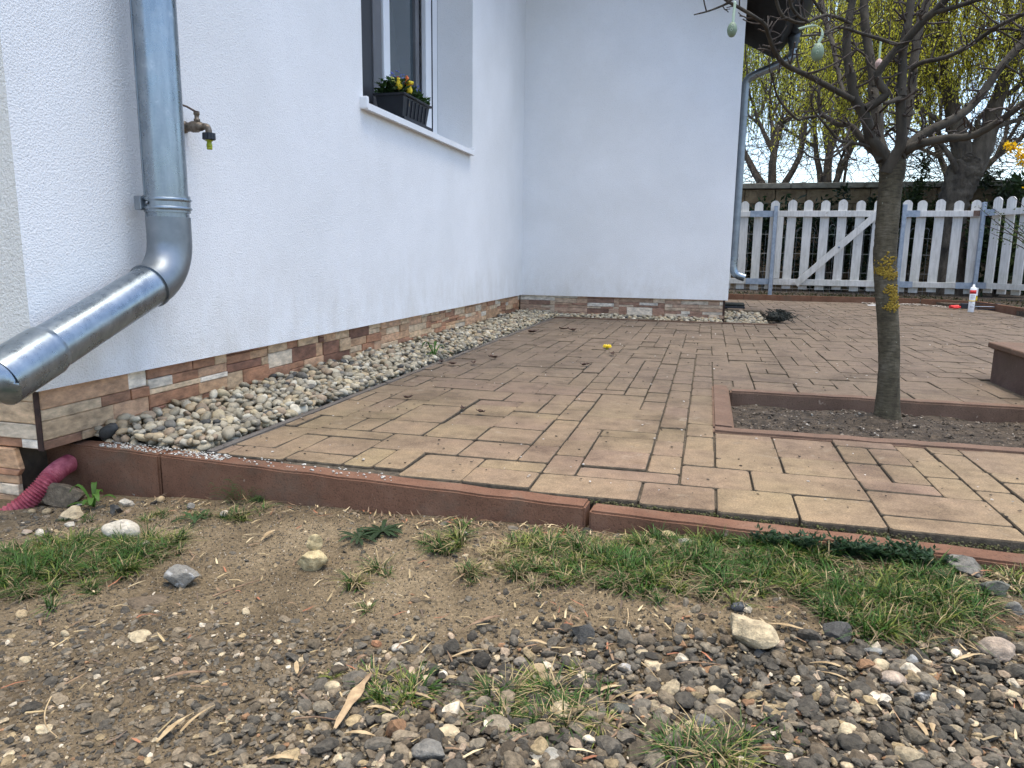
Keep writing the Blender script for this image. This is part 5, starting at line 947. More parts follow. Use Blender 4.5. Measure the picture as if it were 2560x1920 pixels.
for _ in range(500):       # spill below the fence edging
    x = gr_.uniform(1.6, 2.55); y = 8.5 - abs(gr_.gauss(0, .12)) - (.2 if x > 2.2 else 0); a = gr_.uniform(.006, .016)
    v, f = GV[gr_.randrange(14)]; sp_.add((v * np.array([a, a * .8, a * .5])) + np.array([x, y, .006 + a * .2]), f, np.array(gr_.choice([(.34, .30, .25), (.22, .18, .14), (.12, .10, .08)])) * gr_.uniform(.7, 1.3))
tag(sp_.build('paving_grit', 'gravel'), 'scattered grit and crumbs lying on the paving', 'grit', kind='stuff')

# ================================================================== GRASS
def blade(S, x, y, z, L, az, bend, w, c0, c1):
    dx, dy = math.cos(az), math.sin(az); sx, sy = -dy * w, dx * w; V = []; n_ = 4
    for i in range(n_):
        t_ = i / n_; r = bend * L * t_ * t_; h = L * t_ * (1 - .5 * bend * t_ * .9); ww = (1 - t_ ** 2) * .9 + .1
        V += [(x + dx * r + sx * ww, y + dy * r + sy * ww, z + h), (x + dx * r - sx * ww, y + dy * r - sy * ww, z + h)]
    V.append((x + dx * bend * L, y + dy * bend * L, z + max(.003, L * (1 - .45 * bend))))
    F = []
    for i in range(n_ - 1): F += [[2 * i, 2 * i + 1, 2 * i + 3], [2 * i, 2 * i + 3, 2 * i + 2]]
    F.append([2 * n_ - 2, 2 * n_ - 1, 2 * n_])
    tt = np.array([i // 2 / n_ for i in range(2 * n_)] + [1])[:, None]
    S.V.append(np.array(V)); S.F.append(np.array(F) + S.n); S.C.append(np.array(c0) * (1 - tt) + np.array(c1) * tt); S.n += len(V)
def grass_patch(S, p, rs):
    """clumps whose blades lean outwards, bare gaps between, dry stalks at the foot"""
    cx, cy, rx, ry, n_, L, dry = p
    for _ in range(max(3, n_ // 34)):
        r, a = math.sqrt(rs.random()) * rs.uniform(.7, 1.3), rs.uniform(0, 6.28); qx_, qy_ = cx + rx * r * math.cos(a), cy + ry * r * math.sin(a)
        sz = rs.uniform(.6, 1.35); hue = rs.random(); tilt = rs.uniform(0, 6.28); dr = min(.95, dry * rs.uniform(.3, 1.9))
        for _b in range(int(rs.uniform(22, 50))):
            ba = rs.uniform(0, 6.28); br_ = .009 * sz * math.sqrt(rs.random()); x, y = qx_ + br_ * math.cos(ba), qy_ + br_ * math.sin(ba)
            if y > kerb_y(x) - .006: y = kerb_y(x) - .006 - rs.random() * .02
            z = ground_z(x, y) - .003; g = rs.uniform(.65, 1.35)
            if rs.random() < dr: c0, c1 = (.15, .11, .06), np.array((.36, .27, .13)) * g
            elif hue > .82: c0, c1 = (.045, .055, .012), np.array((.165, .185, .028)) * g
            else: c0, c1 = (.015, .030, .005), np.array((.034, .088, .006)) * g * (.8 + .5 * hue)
            Lb = L * sz * rs.uniform(.35, .95) * .82
            blade(S, x, y, z, Lb, ba + rs.gauss(0, .5) if rs.random() < .7 else tilt + rs.gauss(0, .4), rs.uniform(.45, 1.55) if rs.random() < .88 else rs.uniform(.15, .6), rs.uniform(.0007, .0013), c0, c1)
rs = random.Random(9); sp_ = Soup()
for p in GRASS: grass_patch(sp_, (p[0], p[1], p[2], p[3], int(p[4] * 1.5), p[5] * 1.05, p[6] * .5), rs)
for p in GRASS:
    for _ in range(p[4] // 5):
        r, a = math.sqrt(rs.random()) * 1.15, rs.uniform(0, 6.28); x, y = p[0] + p[2] * r * math.cos(a), p[1] + p[3] * r * math.sin(a)
        if y < kerb_y(x) - .01: blade(sp_, x, y, ground_z(x, y) + .001, rs.uniform(.012, .04), rs.uniform(0, 6.28), rs.uniform(1.6, 2.0), rs.uniform(.0005, .0011), (.12, .09, .05), np.array((.27, .20, .11)) * rs.uniform(.5, 1.1))
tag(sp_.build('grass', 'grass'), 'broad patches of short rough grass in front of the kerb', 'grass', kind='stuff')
for p in TUFTS:
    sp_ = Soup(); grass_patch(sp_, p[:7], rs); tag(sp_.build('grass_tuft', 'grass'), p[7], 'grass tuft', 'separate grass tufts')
# dry litter: straw and needles
sp_ = Soup()
for _ in range(2600):
    x = gr_.uniform(-1.2, .7); y = gr_.uniform(.6, 1.3) if gr_.random() < .6 else kerb_y(x) - .01 - abs(gr_.gauss(0, .05))
    pr_ = .25 + .75 * (1 / (1 + math.exp(-(x + .25) / .1)))
    if gr_.random() > pr_ or y > kerb_y(x) - .01: continue
    a = gr_.uniform(0, 3.14); L = gr_.uniform(.008, .035); w = gr_.uniform(.0006, .0016); z = ground_z(x, y) + gr_.uniform(.003, .009)
    dx, dy = math.cos(a) * L / 2, math.sin(a) * L / 2; sx, sy = -math.sin(a) * w, math.cos(a) * w; tz_ = gr_.gauss(0, .003)
    v = np.array([(x - dx + sx, y - dy + sy, z), (x - dx - sx, y - dy - sy, z), (x - sx * 1.2, y - sy * 1.2, z + .0012), (x + dx, y + dy, z + tz_), (x + sx * 1.2, y + sy * 1.2, z + .0012)])
    sp_.add(v, np.array([[0, 1, 2], [0, 2, 4], [4, 2, 3]]), np.array(gr_.choices([(.36, .27, .14), (.22, .14, .08), (.30, .12, .06), (.48, .38, .22), (.13, .09, .06)], [4, 4, 2, 2, 4])[0]) * gr_.uniform(.7, 1.2))
tag(sp_.build('dry_litter', 'grass'), 'scattered straw bits and dry needles on the earth', 'litter', kind='stuff')

# ================================================================== CHIPS AND STICKS
for i, (x0, y0, x1, y1, w, kind, l) in enumerate(CHIPS):
    rs = random.Random(60 + i); a = Vector((x0, y0, ground_z(x0, y0) + .006)); b = Vector((x1, y1, ground_z(x1, y1) + .008)); L = (b - a).length
    d = (b - a).normalized(); s_ = d.cross(Vector((0, 0, 1))).normalized(); n_ = 9; top = []; bot = []
    wid = max(w / 2, .002) * (1.0 if kind == 'splinter' else .95); th = max(.0013, wid * (.28 if kind == 'splinter' else .22))
    rs_m = rs.uniform(.3, .7)
    for k in range(n_):
        t_ = k / (n_ - 1); ww = wid * max(.15, 1 - abs(t_ - rs_m) ** 1.5 * 2.2) * rs.uniform(.75, 1.15)
        if kind == 'splinter': ww = wid * [.25, .55, .62, .78, 1.35, 1.15, .55, .5, .28][k] * rs.uniform(.9, 1.1)
        c = a.lerp(b, t_) + Vector((0, 0, .004 * math.sin(math.pi * t_) + (0.004 if kind == 'splinter' else 0))) + s_ * rs.gauss(0, wid * .06)
        top += [c + s_ * ww + Vector((0, 0, th * .5)), c + Vector((0, 0, th)), c - s_ * ww + Vector((0, 0, th * .5))]; bot += [c + s_ * ww, c - s_ * ww]
    V = top + bot; T_ = len(top); F = []
    for k in range(n_ - 1):
        F += [(3 * k, 3 * k + 1, 3 * k + 4, 3 * k + 3), (3 * k + 1, 3 * k + 2, 3 * k + 5, 3 * k + 4), (T_ + 2 * k, T_ + 2 * k + 2, T_ + 2 * k + 3, T_ + 2 * k + 1),
              (3 * k, 3 * k + 3, T_ + 2 * k + 2, T_ + 2 * k), (3 * k + 2, T_ + 2 * k + 1, T_ + 2 * k + 3, 3 * k + 5)]
    F += [(0, T_, T_ + 1, 2, 1), (T_ - 3, T_ - 2, T_ - 1, len(V) - 1, len(V) - 2)]
    mt = 'wood_chip' if kind == 'splinter' else ('stick' if 'bark' in l or 'grey brown' in l else 'straw')
    tag(link('wood_chip', mesh('wood_chip', V, F), mt), l, 'wood chip', 'wood chips and dry leaves on the ground')
for pts, r, l in TWIGS:
    P = [(x, y, ground_z(x, y) + .006 + (.003 if 0 < k < len(pts) - 1 else 0)) for k, (x, y) in enumerate(pts)]
    P = smooth_path(P, 4); m = MB(); m.tube(P, [r * (1 - .5 * k / len(P)) for k in range(len(P))], 6, rough=.12, seed=3)
    tag(m.build('stick', 'straw' if 'straw' in l else 'stick'), l, 'stick', 'thin sticks on the ground')

# ================================================================== WEEDS
def weed(name, loc, label, n_, L, w, colr, spread=.9, z=None, parts=1, lob=False, up=.35):
    rs = random.Random(hash(label) % 9999 if False else sum(map(ord, label))); S = Soup(); x, y = loc; z = ground_z(x, y) if z is None else z
    for k in range(n_):
        a = 6.28 * k / n_ + rs.gauss(0, .3); l_ = L * rs.uniform(.55, 1.15); g = rs.uniform(.7, 1.3); c = np.array(colr) * g; n2 = 6; V = []
        dx, dy = math.cos(a), math.sin(a); el_ = rs.uniform(.3, 1.3) * up
        for i in range(n2 + 1):
            t_ = i / n2; ww = w * l_ * (math.sin(math.pi * min(.97, .05 + t_ * .9)) ** .7) * (.55 + .45 * t_) * ((1 if i % 2 else .5) if lob else 1)
            cx, cy, cz = x + dx * l_ * t_ * spread, y + dy * l_ * t_ * spread, z + .003 + l_ * el_ * math.sin(t_ * 2.4)
            V += [(cx - dy * ww, cy + dx * ww, cz), (cx, cy, cz - ww * .25), (cx + dy * ww, cy - dx * ww, cz)]
        F = []
        for i in range(n2):
            for q_ in (0, 1): o0 = 3 * i + q_; F += [[o0, o0 + 1, o0 + 4], [o0, o0 + 4, o0 + 3]]
        S.add(np.array(V), np.array(F), c)
    return tag(S.build(name, 'leaf', None, True), label, 'weed', 'weeds along the kerb and strip')
weed('leafy_weed', ROSETTE, 'flat dark green rosette weed at the kerb foot in the middle', 30, .048, .10, (.036, .062, .024), up=.13)
weed('leafy_weed', (ROSETTE[0] - .03, ROSETTE[1] - .035), 'narrow leaved part of the rosette weed spreading onto the soil', 18, .05, .09, (.045, .072, .03), up=.2)
weed('leafy_weed', DANDEL, 'bright green dandelion leaves beside the cream block by the drain', 9, .055, .15, (.085, .17, .030), up=.8)
weed('leafy_weed', DANDEL2, 'small lobed dandelion rosette left of the feathery weed', 10, .05, .13, (.05, .09, .03), lob=True, up=.35)
weed('leafy_weed', STRIPWEED, 'green dandelion growing in the pebble strip', 11, .085, .11, (.05, .115, .022), z=.005, lob=True, up=.8)
S = Soup(); rs = random.Random(3); fx, fy = FEATHER
for k in range(26):                                             # feathery yarrow leaves
    a = rs.uniform(0, 6.28); L = rs.uniform(.035, .075); el_ = rs.uniform(.3, 1.1); bx_, by_ = fx + rs.gauss(0, .02), min(fy + rs.gauss(0, .01), kerb_y(fx) - .012); bz_ = ground_z(fx, fy)
    for i in range(16):
        t_ = i / 16; c = np.array((bx_ + math.cos(a) * L * t_, by_ + math.sin(a) * L * t_ * .5, bz_ + L * el_ * math.sin(t_ * 2.2) * .8))
        for sg in (-1, 1):
            d = np.array((-math.sin(a) * sg + math.cos(a) * .5, math.cos(a) * sg * .5, .25)); leaf_quad(S, c, d, .0016, .008 * (1 - t_ * .6), np.array([0, 0, 1.0]), np.array((.045, .085, .022)) * rs.uniform(.7, 1.3))
tag(S.build('feathery_weed', 'leaf'), 'feathery dark green yarrow weed against the kerb on the left', 'weed', 'weeds along the kerb and strip')
for k, (x, y) in enumerate(LEAFY):                              # bushy small-leaved weeds under the kerb
    S = Soup(); rs = random.Random(40 + k)
    for st_ in range(16):
        a = rs.uniform(0, 6.28); L = rs.uniform(.02, .045); bx_, by_ = x + rs.gauss(0, .016), min(y + rs.gauss(0, .012), kerb_y(x) - .014); z0 = ground_z(x, y)
        for i in range(9):
            t_ = i / 9; c = np.array((bx_ + math.cos(a) * L * t_ * .8, min(by_ + math.sin(a) * L * t_ * .6, kerb_y(bx_) - .006), z0 + L * t_ * .8 + .004))
            for q_ in range(3): leaf_quad(S, c, (rs.gauss(0, 1), rs.gauss(0, 1), rs.uniform(0, .9)), .0045, rs.uniform(.009, .016), np.array([rs.gauss(0, .6), rs.gauss(0, .6), 1]), np.array((.030, .062, .026)) * rs.uniform(.65, 1.45))
    tag(S.build('leafy_weed', 'leaf'), ['small leaved weed at the left end of the row under the right kerb', 'second weed of the row under the right kerb', 'third small leaved weed of the row under the right kerb', 'fourth weed of the row under the right kerb', 'fifth weed of the row, above the right grass', 'last weed of the row beside the pale grey stone'][k], 'weed', 'weeds along the kerb and strip')
# moss line between kerb and pavers on the right
S = Soup(); rs = random.Random(6)
for _ in range(1300):
    x = rs.uniform(-.5, .75); y = kerb_y(x) + .05 + rs.uniform(.001, .008 + .014 * max(0, x + .4)); a = rs.uniform(.001, .0028)
    v, f = GV[rs.randrange(14)]; S.add(v * a + np.array([x, y, -.011 + rs.random() * .007]), f, np.array(rs.choice([(.07, .075, .022), (.10, .09, .04), (.05, .045, .02)])) * rs.uniform(.7, 1.3))
tag(S.build('moss', 'gravel'), 'mossy crumbs in the gap between kerb and pavers', 'moss', kind='stuff')
# dandelion head and curled leaves on the paving
fl = empty('dandelion_flower', (*FLOWER, .004)); tag(fl, 'yellow dandelion head lying on the paving', 'flower')
m = MB(); c = Vector((*FLOWER, .012))
for k in range(26):
    a = 6.28 * k / 26; e_ = .2 + .9 * (k % 3) / 3; m.lathe([(.001, 0), (.0045, .012), (.003, .021), (.0004, .024)], c, (math.cos(a), math.sin(a), e_), 4)
m.build('petals', 'yellow', fl)
m = MB(); m.tube([c, c + Vector((.0, -.006, -.008))], .004, 8); m.build('calyx', 'lime', fl)
for i, (x, y) in enumerate(DLEAF):
    rs = random.Random(i); s_ = .010 + .006 * (y - 1.4); V = []; F = []
    for a in range(5):
        for b in range(4):
            u, w_ = a / 4 - .5, b / 3 - .5; V.append((x + s_ * 2 * (u * math.cos(i) - w_ * .5 * math.sin(i)), y + s_ * 2 * (u * math.sin(i) + w_ * .5 * math.cos(i)), .009 + s_ * (1.3 * w_ * w_ + .6 * u * u) + rs.random() * s_ * .3))
    for a in range(4):
        for b in range(3): F.append((a * 4 + b, a * 4 + b + 1, (a + 1) * 4 + b + 1, (a + 1) * 4 + b))
    me = mesh('dried_leaf', V, F, True); o = link('dried_leaf', me, 'dark_brown'); sm = o.modifiers.new('thick', 'SOLIDIFY'); sm.thickness = .0008
    tag(o, 'dark curled dry leaf scrap lying on the paving', 'leaf', 'dry leaf scraps on the paving')

# ================================================================== FENCE
FY = 8.75; KS = FY / 9.0
def fx_(x): return x * KS
def fz_(z): return (z - .463) * KS + .463
fr_ = random.Random(12)
def picket_mesh(w, z0, z1, th):
    n_ = 7; V = []
    for y in (0, th):
        V += [(-w / 2, y, z0), (w / 2, y, z0)]
        for k in range(n_ + 1):
            a = k / n_; V.append((w / 2 - w * a, y, z1 - .032 + .032 * math.sin(math.pi * a) ** .75))
    h = len(V) // 2; F = [tuple(range(h)), tuple(range(2 * h - 1, h - 1, -1))]
    for k in range(h): k2 = (k + 1) % h; F.append((k, h + k, h + k2, k2))
    return mesh('picket', V, F)
PKM = picket_mesh(.090, fz_(.106), fz_(1.103), .018)
def picket(parent, x, y, rot=0, dz=0):
    o = link('picket', PKM, 'fence', parent, loc=(x, y, dz + fr_.gauss(0, .006))); o.rotation_euler = (fr_.gauss(0, .006), fr_.gauss(0, .009), rot); return o
def hbox(name, x0, x1, z0, z1, y0, y1, mat, parent, bev=.003):
    m = MB(); m.box((x0, y0, z0), (x1, y1, z1), bev); return m.build(name, mat, parent)
RT, RB = (fz_(.926), fz_(.989)), (fz_(.165), fz_(.226))
# left panel
fl_ = empty('picket_fence', (fx_(.4), FY, 0)); tag(fl_, 'short white picket fence panel between house corner and gate', 'fence', 'picket fence panels')
for x in (.058, .215, .371, .528, .687): picket(fl_, fx_(x), FY)
for (a, b) in (RT, RB):
    r_ = hbox('rail', fx_(-.1), fx_(.55), a, b, FY - .030, FY - .002, 'fence', fl_); hbox('bracket', fx_(.43), fx_(.70), a - .003, b + .003, FY - .038, FY - .0305, 'galv', r_, .001)
hbox('post', fx_(.682), fx_(.722), .0, fz_(1.045), FY - .075, FY - .039, 'galv', fl_)
# gate
gt = empty('garden_gate', (fx_(1.3), FY, 0)); tag(gt, 'white picket gate with diagonal brace left of the tree trunk', 'gate')
for x in (.877, 1.057, 1.234, 1.416, 1.597, 1.773): picket(gt, fx_(x), FY + .002)
GL, GR = fx_(.727), fx_(1.955)
hbox('top_rail', GL, GR, RT[0], RT[1] + .003, FY - .032, FY, 'fence', gt); hbox('bottom_rail', GL, GR, RB[0] - .004, RB[1] + .004, FY - .032, FY, 'fence', gt)
hbox('stile', GL, GL + .066, RB[1] + .006, RT[0] - .002, FY - .033, FY - .001, 'fence', gt); hbox('stile', GR - .066, GR, RB[1] + .006, RT[0] - .002, FY - .033, FY - .001, 'fence', gt)
m = MB(); a, b = Vector((fx_(.975), FY - .042, RB[0] + .005)), Vector((fx_(1.79), FY - .042, RT[1] - .002)); d = b - a
m.obox((a + b) / 2, d / 2, (0, .009, 0), d.normalized().cross(Vector((0, 1, 0))) * .034); bc = m.build('brace', 'fence', gt)
m = MB(); m.lathe([(.013, 0), (.012, .004), (.004, .006)], a.lerp(b, .52) + Vector((0, -.009, 0)), (0, -1, 0), 12); m.build('bolt', 'galv', bc)
# right panel and corner
fr2 = empty('picket_fence', (fx_(2.4), FY, 0)); tag(fr2, 'white picket fence panel with rusty rail end right of the tree trunk', 'fence', 'picket fence panels')
for x in (2.07, 2.203, 2.385, 2.570, 2.757): picket(fr2, fx_(x), FY)
for k, (a, b) in enumerate((RT, RB)):
    r_ = hbox('rail', fx_(2.05), fx_(2.765), a, b, FY - .030, FY - .002, 'fence', fr2); hbox('bracket', fx_(2.045), fx_(2.185), a - .003, b + .003, FY - .038, FY - .0305, 'galv', r_, .001)
    if k: hbox('bracket', fx_(2.61), fx_(2.765), a - .003, b + .003, FY - .038, FY - .0305, 'galv', r_, .001)
    else: hbox('rusty_plate', fx_(2.70), fx_(2.763), a + .006, b + .002, FY - .036, FY - .0305, 'rust', r_, .001)
hbox('post', fx_(2.004), fx_(2.046), .0, fz_(1.055), FY - .075, FY - .039, 'galv', fr2); hbox('corner_post', fx_(2.767), fx_(2.806), .0, fz_(1.075), FY - .075, FY - .035, 'galv', fr2)
# side fence towards the right
fs2 = empty('picket_fence', (2.9, 8.1, 0)); tag(fs2, 'white picket side fence leaving the corner post towards the right edge', 'fence', 'picket fence panels')
sd = Vector((.55, -.83, 0)).normalized(); sn = Vector((sd.y, -sd.x, 0)); sn = sn if sn.x < 0 else -sn; so = Vector((fx_(2.80), FY - .03, 0)); ang_s = math.atan2(sd.y, sd.x)
for k in range(12):
    p = so + sd * (.13 + k * .152) - sn * .012; picket(fs2, p.x, p.y, ang_s, .012)
for (a, b) in (RT, RB):
    m = MB(); m.obox(so + sd * .95 + Vector((0, 0, (a + b) / 2 + .008)) + sn * .014, sd * .95, sn * .013, (0, 0, (b - a) / 2)); r_ = m.build('rail', 'fence', fs2)
    m = MB(); m.obox(so + sd * .06 + Vector((0, 0, (a + b) / 2 + .008)) + sn * .031, sd * .085, sn * .003, (0, 0, (b - a) / 2 + .002)); m.build('bracket', 'galv', r_)
# wire panels behind the gate
wf = empty('wire_fence', (1.2, 9.6, 0)); tag(wf, 'low decorative wire mesh fence behind the white gate', 'wire fence')
for k in range(4):
    m = MB(); x0 = .1 + k * .62; zt = .80 - .04 * (k % 2)
    for q_ in range(9):
        x = x0 + .03 + q_ * .066; m.tube([(x, 9.6, .02), (x, 9.6, zt + .05 * math.sin(math.pi * q_ / 8))], .0018, 4)
    for z in (.10, .30, .52, zt - .05): m.tube([(x0, 9.6, z), (x0 + .6, 9.6, z)], .002, 4)
    for q_ in range(4): m.tube([(x0 + .07 + q_ * .132 + .033 * math.cos(a), 9.6, zt + .02 + .05 * math.sin(a)) for a in np.linspace(0, math.pi, 7)], .0018, 4)
    m.build('wire_panel', 'wire', wf)

# ================================================================== BACK WALL
bw = empty('garden_wall', (2, 11.2, 0)); tag(bw, 'brown split block garden wall with flat coping behind the fence', 'wall')
m = MB(); m.box((-2.2, 11.22, 0), (6.2, 11.4, 1.44)); m.build('core', 'mortar', bw)
def block_mesh(L, H):
    c = .008; x, z = L / 2 - .003, H / 2 - .003
    V = [(-x, .05, -z), (x, .05, -z), (x, .05, z), (-x, .05, z), (-x, -.012, -z), (x, -.012, -z), (x, -.012, z), (-x, -.012, z), (-x + c, -.022, -z + c), (x - c, -.022, -z + c), (x - c, -.022, z - c), (-x + c, -.022, z - c)]
    F = [(8, 9, 10, 11)] + [(a + k, a + (k + 1) % 4, a + 4 + (k + 1) % 4, a + 4 + k) for a in (0, 4) for k in range(4)]
    return mesh('block', V, F)
BM = block_mesh(.41, .205)
for r in range(7):
    for k in range(16):
        link('block', BM, 'block', bw, loc=(-1.4 + k * .41 + (.205 if r % 2 else 0), 11.2 + fr_.gauss(0, .002), 1.42 - .1025 - r * .205))
for k in range(8):
    m = MB(); m.box((-1.8 + k * .95, 11.13, 1.425), (-1.8 + (k + 1) * .95 - .006, 11.47, 1.50), .008); m.build('coping_stone', 'coping', bw)

# ================================================================== GARDEN TREE (bare, foreground)
def limb_mesh(pts, sides=12, k=5, rough=.035, seed=0):
    P = smooth_path(pts, k); m = MB(); m.tube([p[:3] for p in P], [max(p[3], .0008) for p in P], sides, rough=rough, seed=seed); return m, P
tree = empty('garden_tree', (.55, TY, -.02)); tag(tree, 'bare pruned fruit tree with lichened trunk in the paved bed', 'tree')
tp_ = [list(p) for p in TRUNK]; tp_[0][2] = -.06; tp_[0][3] *= 1.75; tp_[1][3] *= 1.22; tp_[1][2] = -.012
m, P = limb_mesh(tp_, 20, 8, .03, 1); m.build('trunk', 'bark', tree)
spur = MB(); rs = random.Random(17)
def grow_spur(p, d, r, L, depth=0):
    n_ = 4; pts = [Vector(p)]; d = Vector(d).normalized()
    for k in range(n_):
        d = (d + Vector((rs.gauss(0, .25), rs.gauss(0, .25), rs.gauss(.08, .2)))).normalized(); pts.append(pts[-1] + d * L / n_)
    spur.tube(pts, [r * (1 - .45 * k / n_) for k in range(n_)] + [r * .75], 6, rough=.15, seed=rs.randrange(999))
    if depth < 1 and rs.random() < .6: grow_spur(pts[2], d + Vector((rs.gauss(0, .8), rs.gauss(0, .8), rs.gauss(.2, .5))), r * .75, L * .55, depth + 1)
for i, L in enumerate(LIMBS):
    m, P = limb_mesh(L, 12, 5, .045, i + 5); m.build('limb', 'bark_limb', tree)
    ln = sum(np.linalg.norm(P[k + 1][:3] - P[k][:3]) for k in range(len(P) - 1))
    for _ in range(int(ln * 46)):
        k = rs.randrange(len(P) // 5, len(P)) if len(P) > 5 else 0; k = min(k, len(P) - 1); p = P[k]
        if p[2] < .78 and rs.random() < .8: continue
        grow_spur(p[:3], (rs.gauss(0, 1), rs.gauss(0, .7), rs.gauss(.5, .7)), min(.0038, max(.0018, p[3] * .45)), rs.uniform(.015, .075) * (2.0 if rs.random() < .2 else 1))
spur.build('spur_twigs', 'twig', tree)
for k in range(6):                                             # higher, out of the picture: the crown goes on
    b = LIMBS[(1, 2, 5, 11, 13, 18)[k]][-1]; pts = [b]
    d = Vector((rs.gauss(0, .3), rs.gauss(0, .3), 1)).normalized()
    for q_ in range(5): d = (d + Vector((rs.gauss(0, .25), rs.gauss(0, .25), .1))).normalized(); l_ = Vector(pts[-1][:3]) + d * .16; pts.append((*l_, b[3] * (1 - .17 * (q_ + 1))))
    m, P = limb_mesh(pts, 8, 3, .04, k); m.build('limb', 'bark_limb', tree)
for i, (lx, lz, rx, rz) in enumerate(LICHEN):
    S = Soup(); g_ = random.Random(i)
    tx_ = float(np.interp(lz, [p[2] for p in TRUNK], [p[0] for p in TRUNK])); tr_ = float(np.interp(lz, [p[2] for p in TRUNK], [p[3] for p in TRUNK]))
    for _ in range(190):
        u, w_ = g_.gauss(0, .62), g_.gauss(0, .62)
        if u * u + w_ * w_ > 2.2 or math.sin(u * 9 + i) * math.sin(w_ * 8 + 2 * i) > .25: continue
        x = lx + u * rx; z = lz + w_ * rz; o_ = max(-.97, min(.97, (x - tx_) / tr_)); y = TY - tr_ * math.sqrt(1 - o_ * o_) * 1.005; x = tx_ + o_ * tr_ * 1.005
        a = g_.uniform(.0014, .0042); v, f = GV[g_.randrange(14)]; S.add((v * np.array([a, a * .8, a])) @ rot3(g_.uniform(0, 6), g_.uniform(0, 6), 0).T + np.array([x, y - .0006, z]), f, (.4, .26, .02))
    S.build('lichen', 'lichen', tree)
# Easter eggs on ribbons
EL = ['pale green easter egg hanging from the outermost left branch tip', 'pale green easter egg on a ribbon looped over a twig near the rear downpipe', 'small pinkish egg hanging deep between the limbs']
for i, (x, y, z, r, h) in enumerate(EGGS):
    e = empty('easter_egg', (x, y, z)); tag(e, EL[i], 'easter egg', 'easter eggs in the tree'); m = MB()
    m.lathe([(r * .05, -h), (r * .5, -h * .88), (r * .82, -h * .6), (r * .98, -h * .2), (r * 1.0, h * .0), (r * .93, h * .3), (r * .72, h * .65), (r * .42, h * .9), (r * .05, h)], (x, y, z), (.05, 0, 1), 22)
    bo = m.build('shell', 'egg_pink' if i == 2 else 'egg_green', e)
    if i < 2:
        m = MB()
        for (ux, uz) in ((-.15, -.15), (.05, .45)):
            for k in range(8):
                a = 6.28 * k / 8; px_ = ux * r + .2 * r * math.cos(a); pz = uz * h + .16 * h * math.sin(a); py = -math.sqrt(max(.02, 1 - (px_ / r) ** 2 - (pz / h) ** 2)) * r * .985; m.lathe([(.0007, 0), (.0007, .0006)], (x + px_, y + py, z + pz), (px_, py, pz * .5), 5)
        m.build('flower_mark', 'egg_white', bo)
    m = MB()
    pth = {0: [(x + .001, y, z + h * .95), (x + .002, y, z + h + .02), (x + .003, y, z + h + .045)], 1: [(x, y, z + h * .95), (x + .008, y, z + h + .018), (x + .001, y - .002, z + h + .036), (x - .02, y - .004, z + h + .040), (x - .05, y - .005, z + h + .034)], 2: [(x, y, z + h * .95), (x, y, z + h + .05)]}[i]
    P = smooth_path(pth, 6); wv = .0034
    V = []
    for p in P: V += [tuple(p + np.array((-wv * .9, -.001, .002))), tuple(p + np.array((wv * .9, .001, -.002)))]
    m.add(V, [(2 * k, 2 * k + 1, 2 * k + 3, 2 * k + 2) for k in range(len(P) - 1)], True); o = m.build('ribbon', 'ribbon', e); s_ = o.modifiers.new('t', 'SOLIDIFY'); s_.thickness = .0006

# ================================================================== BACKGROUND TREES
def skeleton(m, p, d, r, L, depth, rs, ends, up=.1, split=(2, 3), spread=.55, seg=4, sides=6):
    pts = [Vector(p)]; d = Vector(d).normalized()
    for k in range(seg):
        d = (d + Vector((rs.gauss(0, .13), rs.gauss(0, .13), rs.gauss(up, .1)))).normalized(); pts.append(pts[-1] + d * L / seg)
    m.tube(pts, [r * (1 - .42 * k / seg) for k in range(seg + 1)], max(3, sides), caps=False)
    if depth == 0: ends.append((pts[-1], d, pts)); return
    for _ in range(rs.randint(*split)):
        k = rs.randint(seg // 2, seg); nd = (d + Vector((rs.gauss(0, spread), rs.gauss(0, spread), rs.gauss(0, spread * .6)))).normalized()
        skeleton(m, pts[k], nd, r * .58, L * rs.uniform(.6, .85), depth - 1, rs, ends, up, split, spread, seg, sides - 1)
def willow_strands(S, T, rs, box, n_, zlow, colr, leaf=.030, sway=.25):
    """hanging strands: thin stalks T and narrow leaves S"""
    x0, x1, y0, y1, z0, z1 = box
    for _ in range(n_):
        p = Vector((rs.uniform(x0, x1), rs.uniform(y0, y1), rs.uniform(z0, z1))); zl = zlow(p.x) + abs(rs.gauss(0, .45)); d = Vector((rs.gauss(0, .5), rs.gauss(0, .5), .35)).normalized(); pts = [p.copy()]; g = rs.uniform(.65, 1.35)
        for k in range(34):
            d = (d + Vector((rs.gauss(0, sway), rs.gauss(0, sway), -.33))).normalized(); p = p + d * .075; pts.append(p.copy())
            if p.z < zl: break
        if len(pts) < 4: continue
        T.tube(pts, .0032, 3, caps=False)
        for a, b in zip(pts[1:-1], pts[2:]):
            for q_ in range(rs.choice((2, 3, 3, 4))):
                c = np.array(a.lerp(b, rs.random())); dd = np.array((b - a).normalized()) + np.array([rs.gauss(0, .65), rs.gauss(0, .65), rs.gauss(0, .35)])
                leaf_quad(S, c, dd, leaf * .36, leaf * rs.uniform(.6, 1.5), np.array([rs.gauss(0, 1), rs.gauss(0, 1), rs.gauss(0, 1)]), np.array(colr) * g * rs.uniform(.75, 1.25))
wl = empty('willow_tree', (2.9, 10.2, 0)); tag(wl, 'old willow with furrowed forked trunk behind the right picket fence', 'tree')
rs = random.Random(31); m = MB()
def wob(pts, k=6): return smooth_path(pts, k)
P = wob([(2.88, 10.2, -.05, .22), (2.87, 10.2, .5, .165), (2.83, 10.2, 1.0, .155), (2.88, 10.2, 1.35, .175), (2.95, 10.2, 1.6, .18), (2.98, 10.2, 1.72, .12)], 10); m.tube([p[:3] for p in P], [p[3] for p in P], 30, rough=.13, seed=4)
